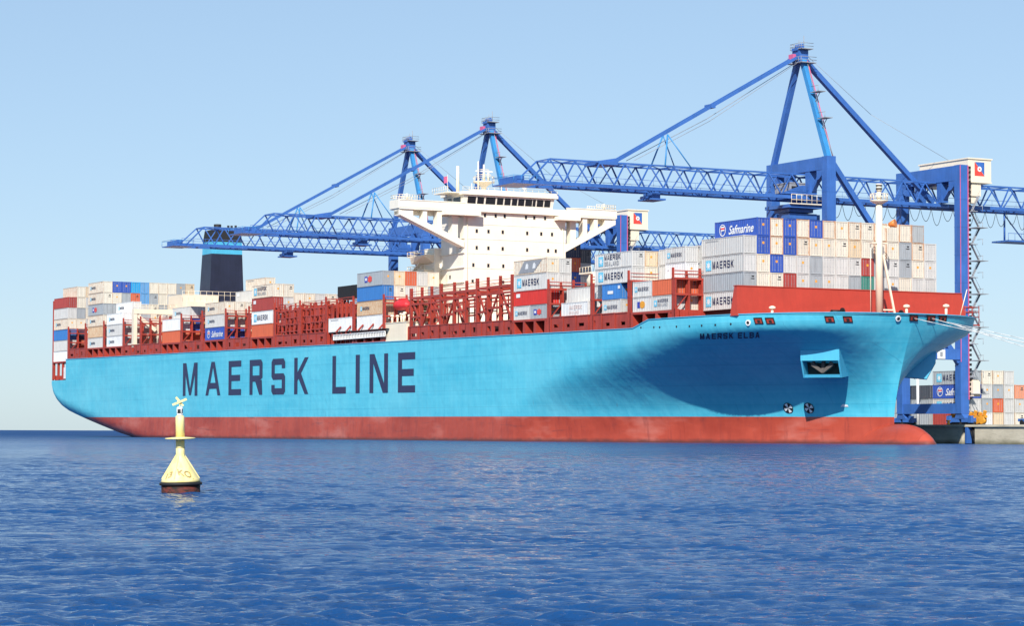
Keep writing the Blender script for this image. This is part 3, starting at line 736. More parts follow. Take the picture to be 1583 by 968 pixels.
# ------------------------------------------------------------------ deckhouse with bridge
def vp_house(x): return -10.0 + (x - 715) / 6.87
def z_house(y): return (668.0 - y) / 7.8 + 1.7
def deckhouse():
    mb = MB()
    mb.box(211.2, 221.2, -10.0, 13.1, 19.5, 45.3)
    mb.box(206.5, 211.2, -11.5, 13.1, 19.5, 38.6)
    mb.box(212.0, 224.5, -22.5, 22.0, 19.5, 22.6)
    for k in range(8): mb.box(211.1, 221.26, -10.05, 13.16, 22.4 + 2.92 * k, 22.46 + 2.92 * k)
    h = mb.build('deckhouse', M_HOUSE, ship)
    # wheelhouse with raked front
    w = MB()
    w.box(212.5, 221.9, -11.6, 11.6, 45.3, 46.5)
    w.hexa(((213, -10.2, 46.5), (221.6, -10.2, 46.5), (221.6, 9.8, 46.5), (213, 9.8, 46.5), (213, -10.4, 48.6), (222.1, -10.4, 48.6), (222.1, 10.0, 48.6), (213, 10.0, 48.6)))
    w.box(212.6, 222.6, -10.9, 10.6, 48.6, 49.2); w.box(213.6, 220.5, -7, 11.4, 49.2, 49.9)
    w.box(215, 221.2, -13.6, -10.9, 48.9, 49.1)
    wh = w.build('wheelhouse', M_HOUSE, ship)
    xs = [(721, 733.6), (735.8, 746), (748.8, 763.5), (766, 775.6), (777.8, 787), (789.2, 797.2), (798.9, 808.3), (810, 820.5), (821.5, 826), (828, 838), (839.8, 849)]
    for i, (a, c) in enumerate(xs):
        q = MB(); v0, v1 = vp_house(a) - .35, vp_house(c) - .35
        def fx(z): return 221.6 + .5 * (z - 46.5) / 2.1 + .03
        z0, z1 = 46.9, 48.25
        q.hexa(((fx(z0) - .2, v0, z0), (fx(z0), v0, z0), (fx(z0), v1, z0), (fx(z0) - .2, v1, z0), (fx(z1) - .2, v0, z1), (fx(z1), v0, z1), (fx(z1), v1, z1), (fx(z1) - .2, v1, z1)))
        q.build('window', M_GLASS, wh)
    q = MB()
    for vv in (-9, -5.5, -2, 1.5, 5, 8.5): q.box(214.5, 216.5, -10.43, -10.39, 47, 48.2) if vv < -8 else None
    q.box(217.5, 220.5, -10.43, -10.38, 47, 48.2); q.build('window', M_GLASS, wh)
    # wings
    for sg, vi, vo in ((-1, -10.0, -24.3), (1, 13.1, 24.6)):
        g = MB(); a, c = sorted((vi, vo))
        g.box(217.6, 221.7, a, c, 45.15, 45.5); g.box(221.45, 221.75, a, c, 45.5, 46.9); g.box(217.6, 217.85, a, c, 45.5, 46.9)
        g.box(217.6, 221.7, vo - .2, vo + .2, 45.3, 47.0)
        g.box(221.35, 221.85, a, c, 46.9, 47.05)
        g.box(217.9, 221.4, a, c, 44.3, 45.15) if False else None
        zb = 39.2
        for uu in (218.0, 220.9):
            g.bar((uu + .25, vo, 45.1), (uu + .25, vi, zb - .2), .5, .95, up=(1, 0, 0)) if False else None
        # inclined box girder, underside visible
        d0, d1 = Vector((0, vo, 44.2)), Vector((0, vi, zb - 1.0))
        g.hexa([(219.3, vo, 44.1), (221.5, vo, 44.1), (221.5, vi, zb - 1.1), (219.3, vi, zb - 1.1), (219.3, vo, 45.15), (221.5, vo, 45.15), (221.5, vi, zb + .25), (219.3, vi, zb + .25)])
        L = vi - vo
        for f, w_ in ((.40, .9), (.62, 1.05), (.86, 1.3)):
            v = vo + L * f; zc = 44.8 + (zb - 44.8) * f
            g.box(219.7, 221.4, v - w_ / 2, v + w_ / 2, zc, 45.1)
        g.box(219.5, 221.4, min(vo, vo + L * .22), max(vo, vo + L * .22), 43.9, 45.1)
        g.box(219.3, 219.6, a, c, 44.2, 45.1)
        wg = g.build('bridge_wing', M_HOUSE, ship)
        r = MB()
        for t in range(9):
            v = vo - sg * .1 - sg * t * .55; r.tube((221.6, v, 47.0), (221.6, v, 48.0), .05, n=5); r.tube((217.7, v, 47.0), (217.7, v, 48.0), .05, n=5)
        for z in (47.5, 48.0):
            for uu in (221.6, 217.7): r.tube((uu, vo, z), (uu, vo - sg * 4.6, z), .05, n=5)
            r.tube((221.6, vo, z), (217.7, vo, z), .05, n=5)
        r.tube((220.5, vo - sg * 2.2, 47.0), (220.5, vo - sg * 2.2, 48.3), .25, n=10)
        r.build('wing_railing', M_CREAM, wg)
    # bridge platforms, pipes and louvres
    for va, vb in ((-15.0, -7.2), (10.4, 15.4)):
        g = MB(); g.box(221.25, 223.3, va, vb, 44.35, 45.1); g.box(223.1, 223.3, va, vb, 45.1, 46.1); g.build('bridge_platform', M_HOUSE, h)
    for vv, z0_, z1_ in ((-9.3, 23, 44), (-2.2, 22.7, 30), (12.3, 23, 43)):
        g = MB(); g.tube((221.4, vv, z0_), (221.4, vv, z1_), .09, n=6); g.build('pipe', M_CREAM, h)
    for uu, zz in ((213.5, 25.5), (213.5, 31.3), (218.0, 28.4), (218.0, 37.1)):
        g = MB(); g.box(uu, uu + .9, -10.08, -10.02, zz, zz + 1.9, 0); g.build('side_door', M_CREAM, h)
        g = MB(); g.box(uu + 1.6, uu + 2.1, -10.08, -10.02, zz + .9, zz + 1.6, 0); g.build('window', M_GLASS, h)
    g = MB()
    for zz in (25.3, 28.3, 31.2, 34.1, 37.0, 39.9): g.box(210.9, 221.5, -10.32, -10.0, zz, zz + .12); 
    g.build('side_ledge', M_HOUSE, h)
    # portholes of the front
    rows = [(332.5, (747.5, 764, 778, 811, 824, 841)), (357.5, (735, 753, 775, 813, 835, 852)), (383.5, (735, 753, 775, 813, 846, 858)), (410.5, (730, 753, 776)), (436, (729, 753, 776)), (456, (729, 753, 776, 800))]
    base = None
    for y, xs_ in rows:
        z = z_house(y)
        for x in xs_:
            if base is None:
                q = MB(); q.box(221.16, 221.24, -.24, .24, -.36, .36, 0); q.box(221.15, 221.22, -.33, .33, -.45, .45, 1); base = q.build('window', [M_GLASS, M_CREAM], h, (0, vp_house(x), z))
            else: o = base.copy(); C.objects.link(o); o.parent = h; o.location = (0, vp_house(x), z)
    # after stair tower on the near side
    t = MB()
    for k, z in enumerate((25.3, 28.2, 31.1, 34.0, 37.0)):
        t.box(203.0, 211.0, -14.6 if k < 3 else -13.6, -10.0, z, z + .22)
        v = -14.6 if k < 3 else -13.6
        for dz in (.55, 1.1):
            t.tube((203, v, z + dz), (211, v, z + dz), .05, n=5); t.tube((203, v, z + dz), (203, -10.2, z + dz), .05, n=5); t.tube((211, v, z + dz), (211, -10.2, z + dz), .05, n=5)
        for i in range(6): t.tube((203 + i * 1.6, v, z), (203 + i * 1.6, v, z + 1.15), .05, n=5)
        t.bar((204, -12.6, z - 2.8), (209.5, -12.6, z), .8, .2)
        t.hexa(((204.5, -13.4, z - 1.4), (210.9, -11.4, z - 1.4), (210.9, -10.1, z - 1.4), (204.5, -10.1, z - 1.4), (204.5, -13.8, z), (211, -13.8, z), (211, -10.1, z), (204.5, -10.1, z)))
    t.box(204.0, 206.5, -11.8, -8.0, 19.5, 36.8)
    t.build('stair_tower', M_CREAM, ship)
    # masts on the bridge roof
    m_ = MB(); u = 216.5
    v = vp_house(765) - .4
    m_.lathe([(.55, 0), (.5, 1.6), (1.5, 2.35), (2.15, 2.5), (2.15, 2.75), (.3, 2.75)], 18, o=(u, v, 49.2))
    m_.tube((u, v, 51.9), (u, v, 55.4), .28, .18, n=10); m_.bar((u, v - 1.6, 53.4), (u, v + 1.6, 53.4), .12, .12); m_.bar((u, v - 1.1, 54.4), (u, v + 1.1, 54.4), .12, .12)
    for i in range(12):
        a = 2 * math.pi * i / 12; m_.tube((u + 2.1 * math.cos(a), v + 2.1 * math.sin(a), 51.9), (u + 2.1 * math.cos(a), v + 2.1 * math.sin(a), 52.9), .045, n=4)
    m_.path([(u + 2.1 * math.cos(2 * math.pi * i / 12), v + 2.1 * math.sin(2 * math.pi * i / 12), 52.9) for i in range(13)], .045)
    m_.tube((u, v + 1.0, 52), (u, v + 1.0, 54.2), .2, n=8)
    rm = m_.build('radar_mast', M_CREAM, ship)
    q = MB(); q.box(u - .15, u + .15, v - 1.9, v + 1.9, 53.9, 54.15); q.build('radar_scanner', M_WHITE, rm)
    for (x, zt, r_) in ((719.5, 54.6, .34), (751, 55.8, .16), (741, 51.3, .1), (787, 51.6, .12)):
        q = MB(); vv = vp_house(x) - .4; q.tube((218, vv, 49.0), (218, vv, zt), r_, r_ * .85, n=10); q.build('pole', M_CREAM, ship)
    q = MB(); vv = vp_house(827) - .4; q.lathe([(.15, 0), (.2, .9), (.5, 1.1), (.62, 1.7), (.5, 2.4), (.15, 2.8)], 16, o=(217, vv, 49.8)); q.build('satellite_dome', M_WHITE, ship)
    q = MB(); vv = vp_house(708); q.tube((216, vv, 47), (216, vv, 53), .04, n=5, mi=1); q.face([(216, vv, 52.7), (216.1, vv - .9, 52.5), (216, vv - .8, 51.2), (216, vv, 51.4)], 0); q.build('signal_flag', [M_PINK, M_CREAM], ship)
    r = MB()
    for i in range(16):
        v = -10.8 + i * 1.42; r.tube((222.4, v, 49.2), (222.4, v, 50.1), .04, n=4)
    for z in (49.65, 50.1): r.tube((222.4, -10.8, z), (222.4, 10.5, z), .04, n=4)
    for i in range(8): r.tube((214 + i, -13.4, 49.1), (214 + i, -13.4, 50.2), .04, n=4)
    r.tube((214, -13.4, 50.2), (221, -13.4, 50.2), .04, n=4); r.tube((214, -13.4, 49.6), (221, -13.4, 49.6), .04, n=4)
    r.build('roof_railing', M_CREAM, ship)
deckhouse()

# small cream deckhouse with vents, on the near edge aft of the house
b = MB(); b.box(214.6, 224.2, -23.8, -19.5, 19.2, 22.9); b.box(214.4, 224.4, -23.9, -19.4, 22.9, 23.05); sdh = b.build('side_deckhouse', M_CREAM, ship)
for i, (u, v, h) in enumerate(((215.6, -22.8, 1.2), (217.0, -21.5, 1.6), (218.2, -22.9, 1.1), (219.6, -22.0, 1.7), (221.0, -22.9, 1.3), (222.4, -21.6, 1.6), (223.4, -22.8, 1.0))):
    q = MB(); q.tube((u, v, 23), (u, v, 23 + h), .2, n=9); q.lathe([(.2, 0), (.42, .1), (.35, .35), (.1, .45)], 12, o=(u, v, 23 + h)); q.build('ventilator', M_CREAM, sdh)
# accommodation ladder stowed at the side
b = MB(); u0, u1, z = 190.5, 215.5, 20.9
b.box(u0, u1, -24.45, -24.2, z - .55, z - .4, 0); b.box(u0, u1, -24.45, -24.2, z + .45, z + .6, 0)
for i in range(34): u = u0 + (u1 - u0) * i / 33; b.box(u - .07, u + .07, -24.43, -24.22, z - .4, z + .45, 0)
b.box(u0, u1, -24.2, -24.16, z - .5, z + .5, 1); b.box(u0 - 1.5, u1 + 1, -24.6, -23.9, z + .9, z + 1.05, 1)
for u in (192, 197, 203, 208, 213): b.bar((u, -24.5, z + 1.0), (u + 1.0, -23.8, z + 2.2), .2, .3, mi=2)
b.build('gangway', [M_WHITE, M_DARK, M_RED], ship)
# dark recess band behind the gangway
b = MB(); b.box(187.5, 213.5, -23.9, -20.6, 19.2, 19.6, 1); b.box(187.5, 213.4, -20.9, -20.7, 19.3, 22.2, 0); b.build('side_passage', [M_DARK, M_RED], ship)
# boxes lattice jib resting on the hatch
b = MB()
ja, jb = Vector((159, -9, 33.0)), Vector((184, -17, 32.3))
for off in ((0, 0), (0, -1.7)):
    p0, p1 = ja + Vector((0, 0, off[1])), jb + Vector((0, 0, off[1])); b.tube(p0, p1, .13, n=6)
for i in range(12):
    t0, t1 = i / 12, (i + 1) / 12; z0, z1 = (0, -1.7) if i % 2 else (-1.7, 0)
    b.tube(ja.lerp(jb, t0) + Vector((0, 0, z0)), ja.lerp(jb, t1) + Vector((0, 0, z1)), .1, n=5)
b.build('provision_crane', M_GREY, ship)
b = MB(); b.box(181.5, 194.5, -19.5, -16.5, 29.9, 32.0); b.box(184, 192, -20.5, -19.5, 29.0, 30.6); b.tube((195, -19, 26), (195, -19, 31.6), .45, n=10); b.tube((182, -18, 26), (182, -18, 30), .3, n=10); b.build('crane_machinery', M_DARK, ship)
# cream machinery hood with a rail forward of the house
b = MB()
prof = [(0.0, 0), (2.6, 0), (2.7, 1.0), (2.2, 2.0), (1.2, 2.6), (0.2, 2.7)]
b.lathe([(2.6, 0), (2.7, 1.0), (2.2, 2.0), (1.2, 2.6), (0.2, 2.7)], 20, o=(288.5, -17.2, 26.9)); b.box(284.5, 288.5, -19.5, -16, 29.0, 29.25)
for i in range(5): b.tube((284.6 + i, -19.4, 29.2), (284.6 + i, -19.4, 30.2), .05, n=4)
b.tube((284.6, -19.4, 30.2), (288.6, -19.4, 30.2), .05, n=4); b.tube((288.5, -17.2, 21), (288.5, -17.2, 27), 1.0, n=12)
b.build('machinery_hood', M_CREAM, ship)
# engine casing and funnel
b = MB()
b.box(58.8, 70.4, -11.5, 11.5, 19.6, 34.2); b.box(60, 70.2, -12.6, -3.0, 30.8, 35.8)
b.box(64.5, 66.2, -23.9, -12.6, 30.9, 32.1); b.box(64.6, 66.1, -23.9, -23.0, 22.5, 30.9); b.box(64.7, 66.0, -17.3, -16.4, 20, 30.9)
b.bar((65.4, -23.5, 31), (65.4, -18.0, 26.8), .9, 1.0, up=(1, 0, 0))
for z in (35.9, 36.8):
    b.tube((70.2, -12.6, z), (70.2, 11.5, z), .05, n=4)
for i in range(16): b.tube((70.2, -12.6 + i * 1.6, 34.2), (70.2, -12.6 + i * 1.6, 36.8), .05, n=4)
for z in (32.7, 33.3): b.tube((66, -23.8, z), (66, -12.6, z), .05, n=4)
for i in range(8): b.tube((66, -23.8 + i * 1.6, 32.1), (66, -23.8 + i * 1.6, 33.3), .05, n=4)
b.build('engine_casing', M_CREAM, ship)
b = MB(); b.frus((61.8, 69.4, -5.1, 4.2), (62.6, 69.2, -4.6, 3.7), 33.9, 46.5, 0); b.frus((62.6, 69.2, -4.6, 3.7), (62.7, 69.15, -4.5, 3.6), 46.5, 49.6, 1)
b.frus((62.7, 69.15, -4.5, 3.6), (63.2, 69.0, -4.2, 3.4), 49.6, 52.6, 2)
fn = b.build('funnel', [M_FUN, M_TEALP, M_DARK], ship)
for (u, v, h, r_) in ((67.5, -2.4, 1.5, .95), (67.8, .4, 1.3, .3), (67.8, 1.3, 1.3, .3), (67.8, 2.4, 1.4, .3), (65, .8, 1.0, .5)):
    q = MB(); q.tube((u, v, 52.5), (u, v, 52.6 + h), r_, n=12); q.build('exhaust_pipe', M_DARK, fn)

exec_after = True
# ------------------------------------------------------------------ containers
WID = 2.438
LEN = {40: 12.19, 20: 6.06, 30: 9.12}
body_cache = {}
def body_mesh(L, H, mat):
    key = (L, H, mat)
    if key in body_cache: return body_cache[key]
    ln = LEN[L]; mb = MB(); n = round(ln / .56); p = .17
    # corner posts and rails
    for x in (0, ln - p):
        for y in (0, WID - p): mb.box(x, x + p, y, y + p, .02, H - .02)
    for y in (0, WID - .12):
        mb.box(p, ln - p, y + .002, y + .118, .03, .19); mb.box(p, ln - p, y + .004, y + .116, H - .14, H - .03)
    for x in (.003, ln - .123):
        mb.box(x, x + .12, p, WID - p, .03, .2); mb.box(x, x + .12, p, WID - p, H - .17, H - .03)
    for sy, s_ in ((.03, 1), (WID - .03, -1)):
        x0 = p; dx = (ln - 2 * p) / n
        for i in range(n):
            xs = [x0 + dx * (i + f) for f in (0, .2, .5, .7, 1)]; ys = [sy, sy + .05 * s_, sy + .05 * s_, sy, sy]
            for k in range(4): mb.face([(xs[k], ys[k], .19), (xs[k + 1], ys[k + 1], .19), (xs[k + 1], ys[k + 1], H - .14), (xs[k], ys[k], H - .14)])
    mb.face([(p, .05, H - .06), (ln - p, .05, H - .06), (ln - p, WID - .05, H - .06), (p, WID - .05, H - .06)])
    mb.face([(p, .05, .1), (ln - p, .05, .1), (ln - p, WID - .05, .1), (p, WID - .05, .1)])
    me_e = [(.06, 1)]
    for i in range(8):
        y = p + (WID - 2 * p) / 8 * i; y2 = y + (WID - 2 * p) / 8
        mb.face([(.06 if i % 2 else .1, y, .2), (.06 if i % 2 else .1, y2, .2), (.06 if i % 2 else .1, y2, H - .17), (.06 if i % 2 else .1, y, H - .17)])
    # corner castings
    for x in (-.005, ln - .175):
        for y in (-.005, WID - .165):
            for z in (0, H - .12): mb.box(x, x + .18, y, y + .17, z, z + .12, 0)
    me = bpy.data.meshes.new('shipping_container'); me.from_pydata(mb.v, [], mb.f); me.materials.append(MATS['container_' + mat]); me.update()
    body_cache[key] = me; return me
def door_mesh(L, H, mat, kind):
    key = ('d', L, H, mat, kind)
    if key in body_cache: return body_cache[key]
    ln = LEN[L]; mb = MB(); x = ln - .07
    if kind == 'reefer':
        mb.box(x - .1, x, .2, WID - .2, .2, H - .18, 0); mb.box(x, x + .015, .35, WID - .35, H * .56, H - .35, 2); mb.box(x, x + .02, .5, WID - .5, .35, H * .42, 3)
        mb.box(x, x + .02, .85, 1.15, H * .62, H * .74, 1)
    else:
        mb.box(x - .1, x, .18, 1.2, .2, H - .18, 0); mb.box(x - .1, x, 1.24, WID - .18, .2, H - .18, 0); mb.box(x - .1, x - .02, 1.2, 1.24, .2, H - .18, 3)
        for y in (.42, .9, 1.54, 2.02):
            mb.tube((x + .035, y, .12), (x + .035, y, H - .12), .022, n=5, mi=2)
            for z in (.35, 1.2, H - .5): mb.box(x, x + .05, y - .05, y + .05, z, z + .06, 2)
        if kind == 'placard': mb.box(x, x + .012, 1.05, 1.42, H * .55, H * .68, 1)
        if kind == 'mark': mb.box(x, x + .012, 1.4, 2.1, H * .6, H * .66, 3); mb.box(x, x + .012, 1.5, 2.0, H * .72, H * .8, 3)
    me = bpy.data.meshes.new('door'); me.from_pydata(mb.v, [], mb.f); 
    for m in (MATS['container_' + mat], M_YEL, M_GREY, M_DARK): me.materials.append(m)
    me.polygons.foreach_set('material_index', mb.m); me.update(); body_cache[key] = me; return me
saf_v, saf_f = font_mesh('Safmarine', 2.1, .35, .035)
logo_cache = {}
def logo_mesh(L, H, kind):
    key = (L, H, kind)
    if key in logo_cache: return logo_cache[key]
    ln = LEN[L]; mb = MB(); Y = -.012
    def quads(qs, mi, o=0.0):
        for i, q in enumerate(qs): mb.face([(p[0], Y - o - .0015 * i, p[1]) for p in q], mi)
    def star(cx, cz, r):
        mb.face([(cx - r, Y, cz - r), (cx + r, Y, cz - r), (cx + r, Y, cz + r), (cx - r, Y, cz + r)], 1)
        for i in range(7):
            a = 2 * math.pi * i / 7 + math.pi / 2; w = .22
            mb.face([(cx + math.cos(a) * r * .85, Y - .008, cz + math.sin(a) * r * .85), (cx + math.cos(a + math.pi * .5) * r * w, Y - .008 - .0008 * i, cz + math.sin(a + math.pi * .5) * r * w), (cx + math.cos(a - math.pi * .5) * r * w, Y - .008, cz + math.sin(a - math.pi * .5) * r * w)], 2)
    if kind == 'name':
        k = 1.0 if L == 40 else .55
        r = .82 * (1 if L == 40 else .55); star(ln * .17, H * .5, r)
        h = 1.15 * k; q, x = text_quads('MAERSK', ln * .17 + r * 1.4, H * .5 - h / 2, h, wr=.72, gap=.22, a=.17, b=.15); quads(q, 0)
    elif kind == 'smallname':
        star(ln * .17, H * .5, .42); q, x = text_quads('MAERSK', ln * .17 + .7, H * .5 - .3, .62, wr=.72, gap=.22, a=.17, b=.16); quads(q, 0)
    elif kind == 'twoline':
        r = .8 * (1 if L == 40 else .6); star(ln * .17, H * .5, r); h = .85 * (1 if L == 40 else .62)
        q, x = text_quads('MAERSK', ln * .17 + r * 1.45, H * .56, h, wr=.85, gap=.24, a=.18, b=.17); quads(q, 0)
        q, x = text_quads('SEALAND', ln * .17 + r * 1.45, H * .56 - h * 1.15, h * .82, wr=.78, gap=.22, a=.15, b=.15); quads(q, 3)
    elif kind == 'twolinefwd':
        h = .95; q, x = text_quads('MAERSK', ln - 3.4, H * .54, h, wr=.85, gap=.24, a=.18, b=.17); quads(q[:13], 0)
        q, x = text_quads('SEA', ln - 3.0, H * .14, h * .8, wr=.8, gap=.22, a=.15, b=.15); quads(q, 3)
    elif kind == 'script':
        x0 = ln * .33; mb_b = len(mb.v)
        mb.v += [(x0 + v[0] * .86, Y, H * .5 - .75 + v[1] * .92) for v in saf_v]
        for f in saf_f: mb.f.append(tuple(mb_b + i for i in f)); mb.m.append(2); mb.sm.append(False)
        cx, cz, r = ln * .19, H * .5, .95
        for i in range(20):
            a0, a1 = 2 * math.pi * i / 20, 2 * math.pi * (i + 1) / 20
            mb.face([(cx + r * math.cos(a0), Y, cz + r * math.sin(a0)), (cx + r * .85 * math.cos(a0), Y, cz + r * .85 * math.sin(a0)), (cx + r * .85 * math.cos(a1), Y, cz + r * .85 * math.sin(a1)), (cx + r * math.cos(a1), Y, cz + r * math.sin(a1))], 2)
        mb.face([(cx - .5, Y, cz - .1), (cx + .55, Y, cz - .1), (cx + .55, Y, cz + .6), (cx - .5, Y, cz + .6)], 2); mb.face([(cx - .5, Y - .004, cz + .1), (cx + .55, Y - .004, cz + .1), (cx + .55, Y - .004, cz + .4), (cx - .5, Y - .004, cz + .4)], 4); mb.face([(cx - .5, Y - .001, cz - .7), (cx - .36, Y - .001, cz - .7), (cx - .36, Y - .001, cz + .6), (cx - .5, Y - .001, cz + .6)], 2)
    elif kind == 'emblem':
        cx, cz, k = ln * .42, H * .5, (1 if L == 40 else .8)
        mb.face([(cx - 1.5 * k, Y, cz - .6 * k), (cx - .1 * k, Y, cz - .6 * k), (cx - .1 * k, Y, cz + .6 * k), (cx - 1.5 * k, Y, cz + .6 * k)], 5); mb.face([(cx - 1.2 * k, Y - .004, cz - .25 * k), (cx - .4 * k, Y - .004, cz - .25 * k), (cx - .4 * k, Y - .004, cz + .3 * k), (cx - 1.2 * k, Y - .004, cz + .3 * k)], 2)
        pts = []
        for i in range(18):
            a = 2 * math.pi * i / 18; rr = (1.0 if i % 3 else .72) * k; pts.append((cx + 1.0 * k + rr * math.cos(a) * 1.1, Y, cz + rr * .72 * math.sin(a)))
        mb.face(pts, 4)
    elif kind == 'yemblem':
        cx, cz = ln * .45, H * .5
        mb.face([(cx - 1.3, Y, cz - .5), (cx - .4, Y, cz - .5), (cx - .4, Y, cz + .5), (cx - 1.3, Y, cz + .5)], 5)
        mb.face([(cx + .3 + .85 * math.cos(2 * math.pi * i / 14), Y, cz + .6 * math.sin(2 * math.pi * i / 14)) for i in range(14)], 6)
    elif kind == 'block':
        mb.face([(ln * .14, Y, .25), (ln * .60, Y, .25), (ln * .86, Y, H - .25), (ln * .32, Y, H - .25)], 3)
        for cx in (.40, .62): mb.face([(ln * cx - .6, Y - .005, .95), (ln * cx + .45, Y - .005, .95), (ln * cx + .6, Y - .005, 1.6), (ln * cx + .1, Y - .005, 2.0), (ln * cx - .35, Y - .005, 1.7)], 2)
    elif kind == 'patch':
        mb.face([(ln * .08, Y, H * .58), (ln * .2, Y, H * .58), (ln * .2, Y, H * .84), (ln * .08, Y, H * .84)], 2)
    elif kind == 'plate':
        mb.face([(ln * .3, Y, H * .36), (ln * .6, Y, H * .36), (ln * .6, Y, H * .56), (ln * .3, Y, H * .56)], 2); mb.face([(ln * .86, Y, H * .66), (ln * .97, Y, H * .66), (ln * .97, Y, H * .86), (ln * .86, Y, H * .86)], 2)
    elif kind == 'tiny':
        for i in range(14): x = ln * .1 + i * .27; mb.face([(x, Y, H - .55), (x + .17, Y, H - .55), (x + .17, Y, H - .35), (x, Y, H - .35)], 3)
    elif kind == 'faint':
        q, x = text_quads('MAERSK', ln * .3, H * .5, .7, wr=.8, gap=.3, a=.14, b=.14); quads(q, 7)
        q, x = text_quads('SEALAND', ln * .3, H * .22, .45, wr=.8, gap=.3, a=.14, b=.14); quads(q, 7)
    me = bpy.data.meshes.new('lettering'); me.from_pydata(mb.v, [], mb.f)
    for m in (M_NAVY, M_LOGOBLUE, M_WHITE, M_GREY, M_LOGORED, MATS['logo_deep_blue'], M_YEL, MATS['faint_red']): me.materials.append(m)
    me.polygons.foreach_set('material_index', mb.m); me.update(); logo_cache[key] = me; return me
flat('logo_deep_blue', (.03, .06, .40)); flat('faint_red', (.72, .52, .46))
KLAB = {'name': ' with star, dark name', 'smallname': ' with small name', 'twoline': ' with two-line name', 'twolinefwd': ' with cut-off name', 'script': ' with script name',
        'emblem': ' with red-blue emblem', 'yemblem': ' with blue-yellow marks', 'block': ' with slanted mark', 'patch': ' with white patch', 'plate': ' with white plates', 'tiny': ' with tiny print', 'faint': ' with faint name'}
ORD = ['bottom', 'second', 'third', 'fourth', 'fifth', 'sixth', 'seventh', 'eighth', 'ninth', 'tenth', 'eleventh', 'twelfth', 'thirteenth', 'fourteenth', 'fifteenth', 'sixteenth', 'seventeenth', 'eighteenth', 'nineteenth']
ROWW = ['outer'] + ORD[1:]
used = {}
def container(u, row, z, col, L=40, H=2.9, kind=None, door='plain', v_first=-23.75, where='', tier=0, step=2.5, world=None):
    me = body_mesh(L, H, col); o = link('shipping_container', me)
    v = v_first + step * row
    o.location = W(u, v, z); o.rotation_euler = (0, 0, ANG)
    nm = BOXC[col][0]; size = 'short ' if L == 20 else ''
    lab = f"{size}{nm} container{KLAB.get(kind, '')}, {ORD[tier]} tier, {ROWW[row]} row, {where}"
    if lab in used: used[lab] += 1; lab += ', forward half' ; used[lab] = 1
    else: used[lab] = 1
    tag(o, lab, 'container', 'shipping containers stacked in the port')
    if kind:
        link('lettering', logo_mesh(L, H, kind), o)
    d = link('door', door_mesh(L, H, col, door), o)
    return o
def stack(u, row, z, items, where, H=2.9, v_first=-23.75, first_tier=0, **kw):
    """items bottom to top: 'colour' or ('colour', kind[, length, du, height]); None leaves the slot out"""
    for i, it in enumerate(items):
        h = H
        if it is not None:
            cells = it if isinstance(it, list) else [it]
            for c in cells:
                c = (c,) if isinstance(c, str) else c
                col, kind = c[0], (c[1] if len(c) > 1 else None); L = c[2] if len(c) > 2 else 40; du = c[3] if len(c) > 3 else 0.0
                h = c[4] if len(c) > 4 else H
                door = random.choice(['plain', 'placard', 'placard', 'mark', 'plain']) if col not in ('cobalt',) else 'placard'
                container(u + du, row, z, col, L, h - .015, kind, door, v_first, where, i + first_tier, **kw)
        z += h
N = None
# rearmost stack
WH = 'rearmost stack'
stack(.3, 0, 20.2, ['white', 'light', 'blue', ('cream', 'smallname'), 'light', 'red'], WH)
stack(.3, 1, 20.2, ['grey', 'orange', 'navy', 'cream', 'grey', 'cream', 'cream'], WH)
stack(.3, 2, 20.2, [N, N, N, 'light', 'cream', 'light', 'tan'], WH)
# second stack, full width
WH = 'wide stack aft of funnel'; z = 22.95
stack(29.6, 0, z, [('light', 'smallname'), 'tan', ('cream', 'smallname'), ('grey', 'emblem'), ('cream', 'smallname'), ('cream', 'smallname')], WH)
top = ['cobalt', 'cobalt', 'cyan', 'lblue', 'cream', 'cream', 'cream', 'grey', 'tan']
sec = ['cream', 'grey', 'orange', 'lblue', 'grey', 'cream', 'light', 'cream', 'light']
thr = ['grey', 'red', 'cream', 'light', 'cream', 'grey', 'cream', 'light', 'cream']
fou = ['light', 'cream', 'light', 'grey', 'cream', 'light', 'tan', 'cream', 'light']
for i in range(9): stack(29.6, i + 1, z, [N, N, fou[i] if i < 4 else N, thr[i], sec[i], top[i]], WH)
# third
WH = 'low stack by stern gantry'
stack(44.9, 0, 22.9, [('white', 'smallname'), ('light', 'smallname'), ('white', 'smallname')], WH)
stack(44.9, 1, 22.9, ['light', 'cream', 'light', ('white', 'smallname')], WH)
stack(44.9, 2, 22.9, ['cream', 'light', 'grey'], WH); stack(44.9, 3, 22.9, ['light', 'cream', 'cream'], WH); stack(44.9, 4, 22.9, [N, 'grey', 'light'], WH)
# fourth
WH = 'stack below casing beam'
stack(86.6, 0, 22.75, ['orange', 'white'], WH); stack(86.6, 1, 22.75, ['orange', 'cobalt', ('light', 'smallname')], WH); stack(86.6, 2, 22.75, ['tan', 'light', 'light'], WH)
stack(86.6, 3, 22.75, [N, 'cream', 'cream'], WH); stack(86.6, 4, 22.75, [N, N, 'cream'], WH)
# fifth
WH = 'stack below funnel'
stack(115.4, 0, 22.6, [('cobalt', 'script'), ('light', 'smallname'), ('cream', 'smallname')], WH)
stack(115.4, 1, 22.6, ['cobalt', 'cream', 'cream'], WH); stack(115.4, 2, 22.6, ['tan', 'light', 'cream'], WH); stack(115.4, 3, 22.6, [N, N, 'light', ('light', 'patch')], WH)
stack(115.4, 4, 22.6, [N, N, 'cream', 'red', ('cream', 'tiny')], WH)
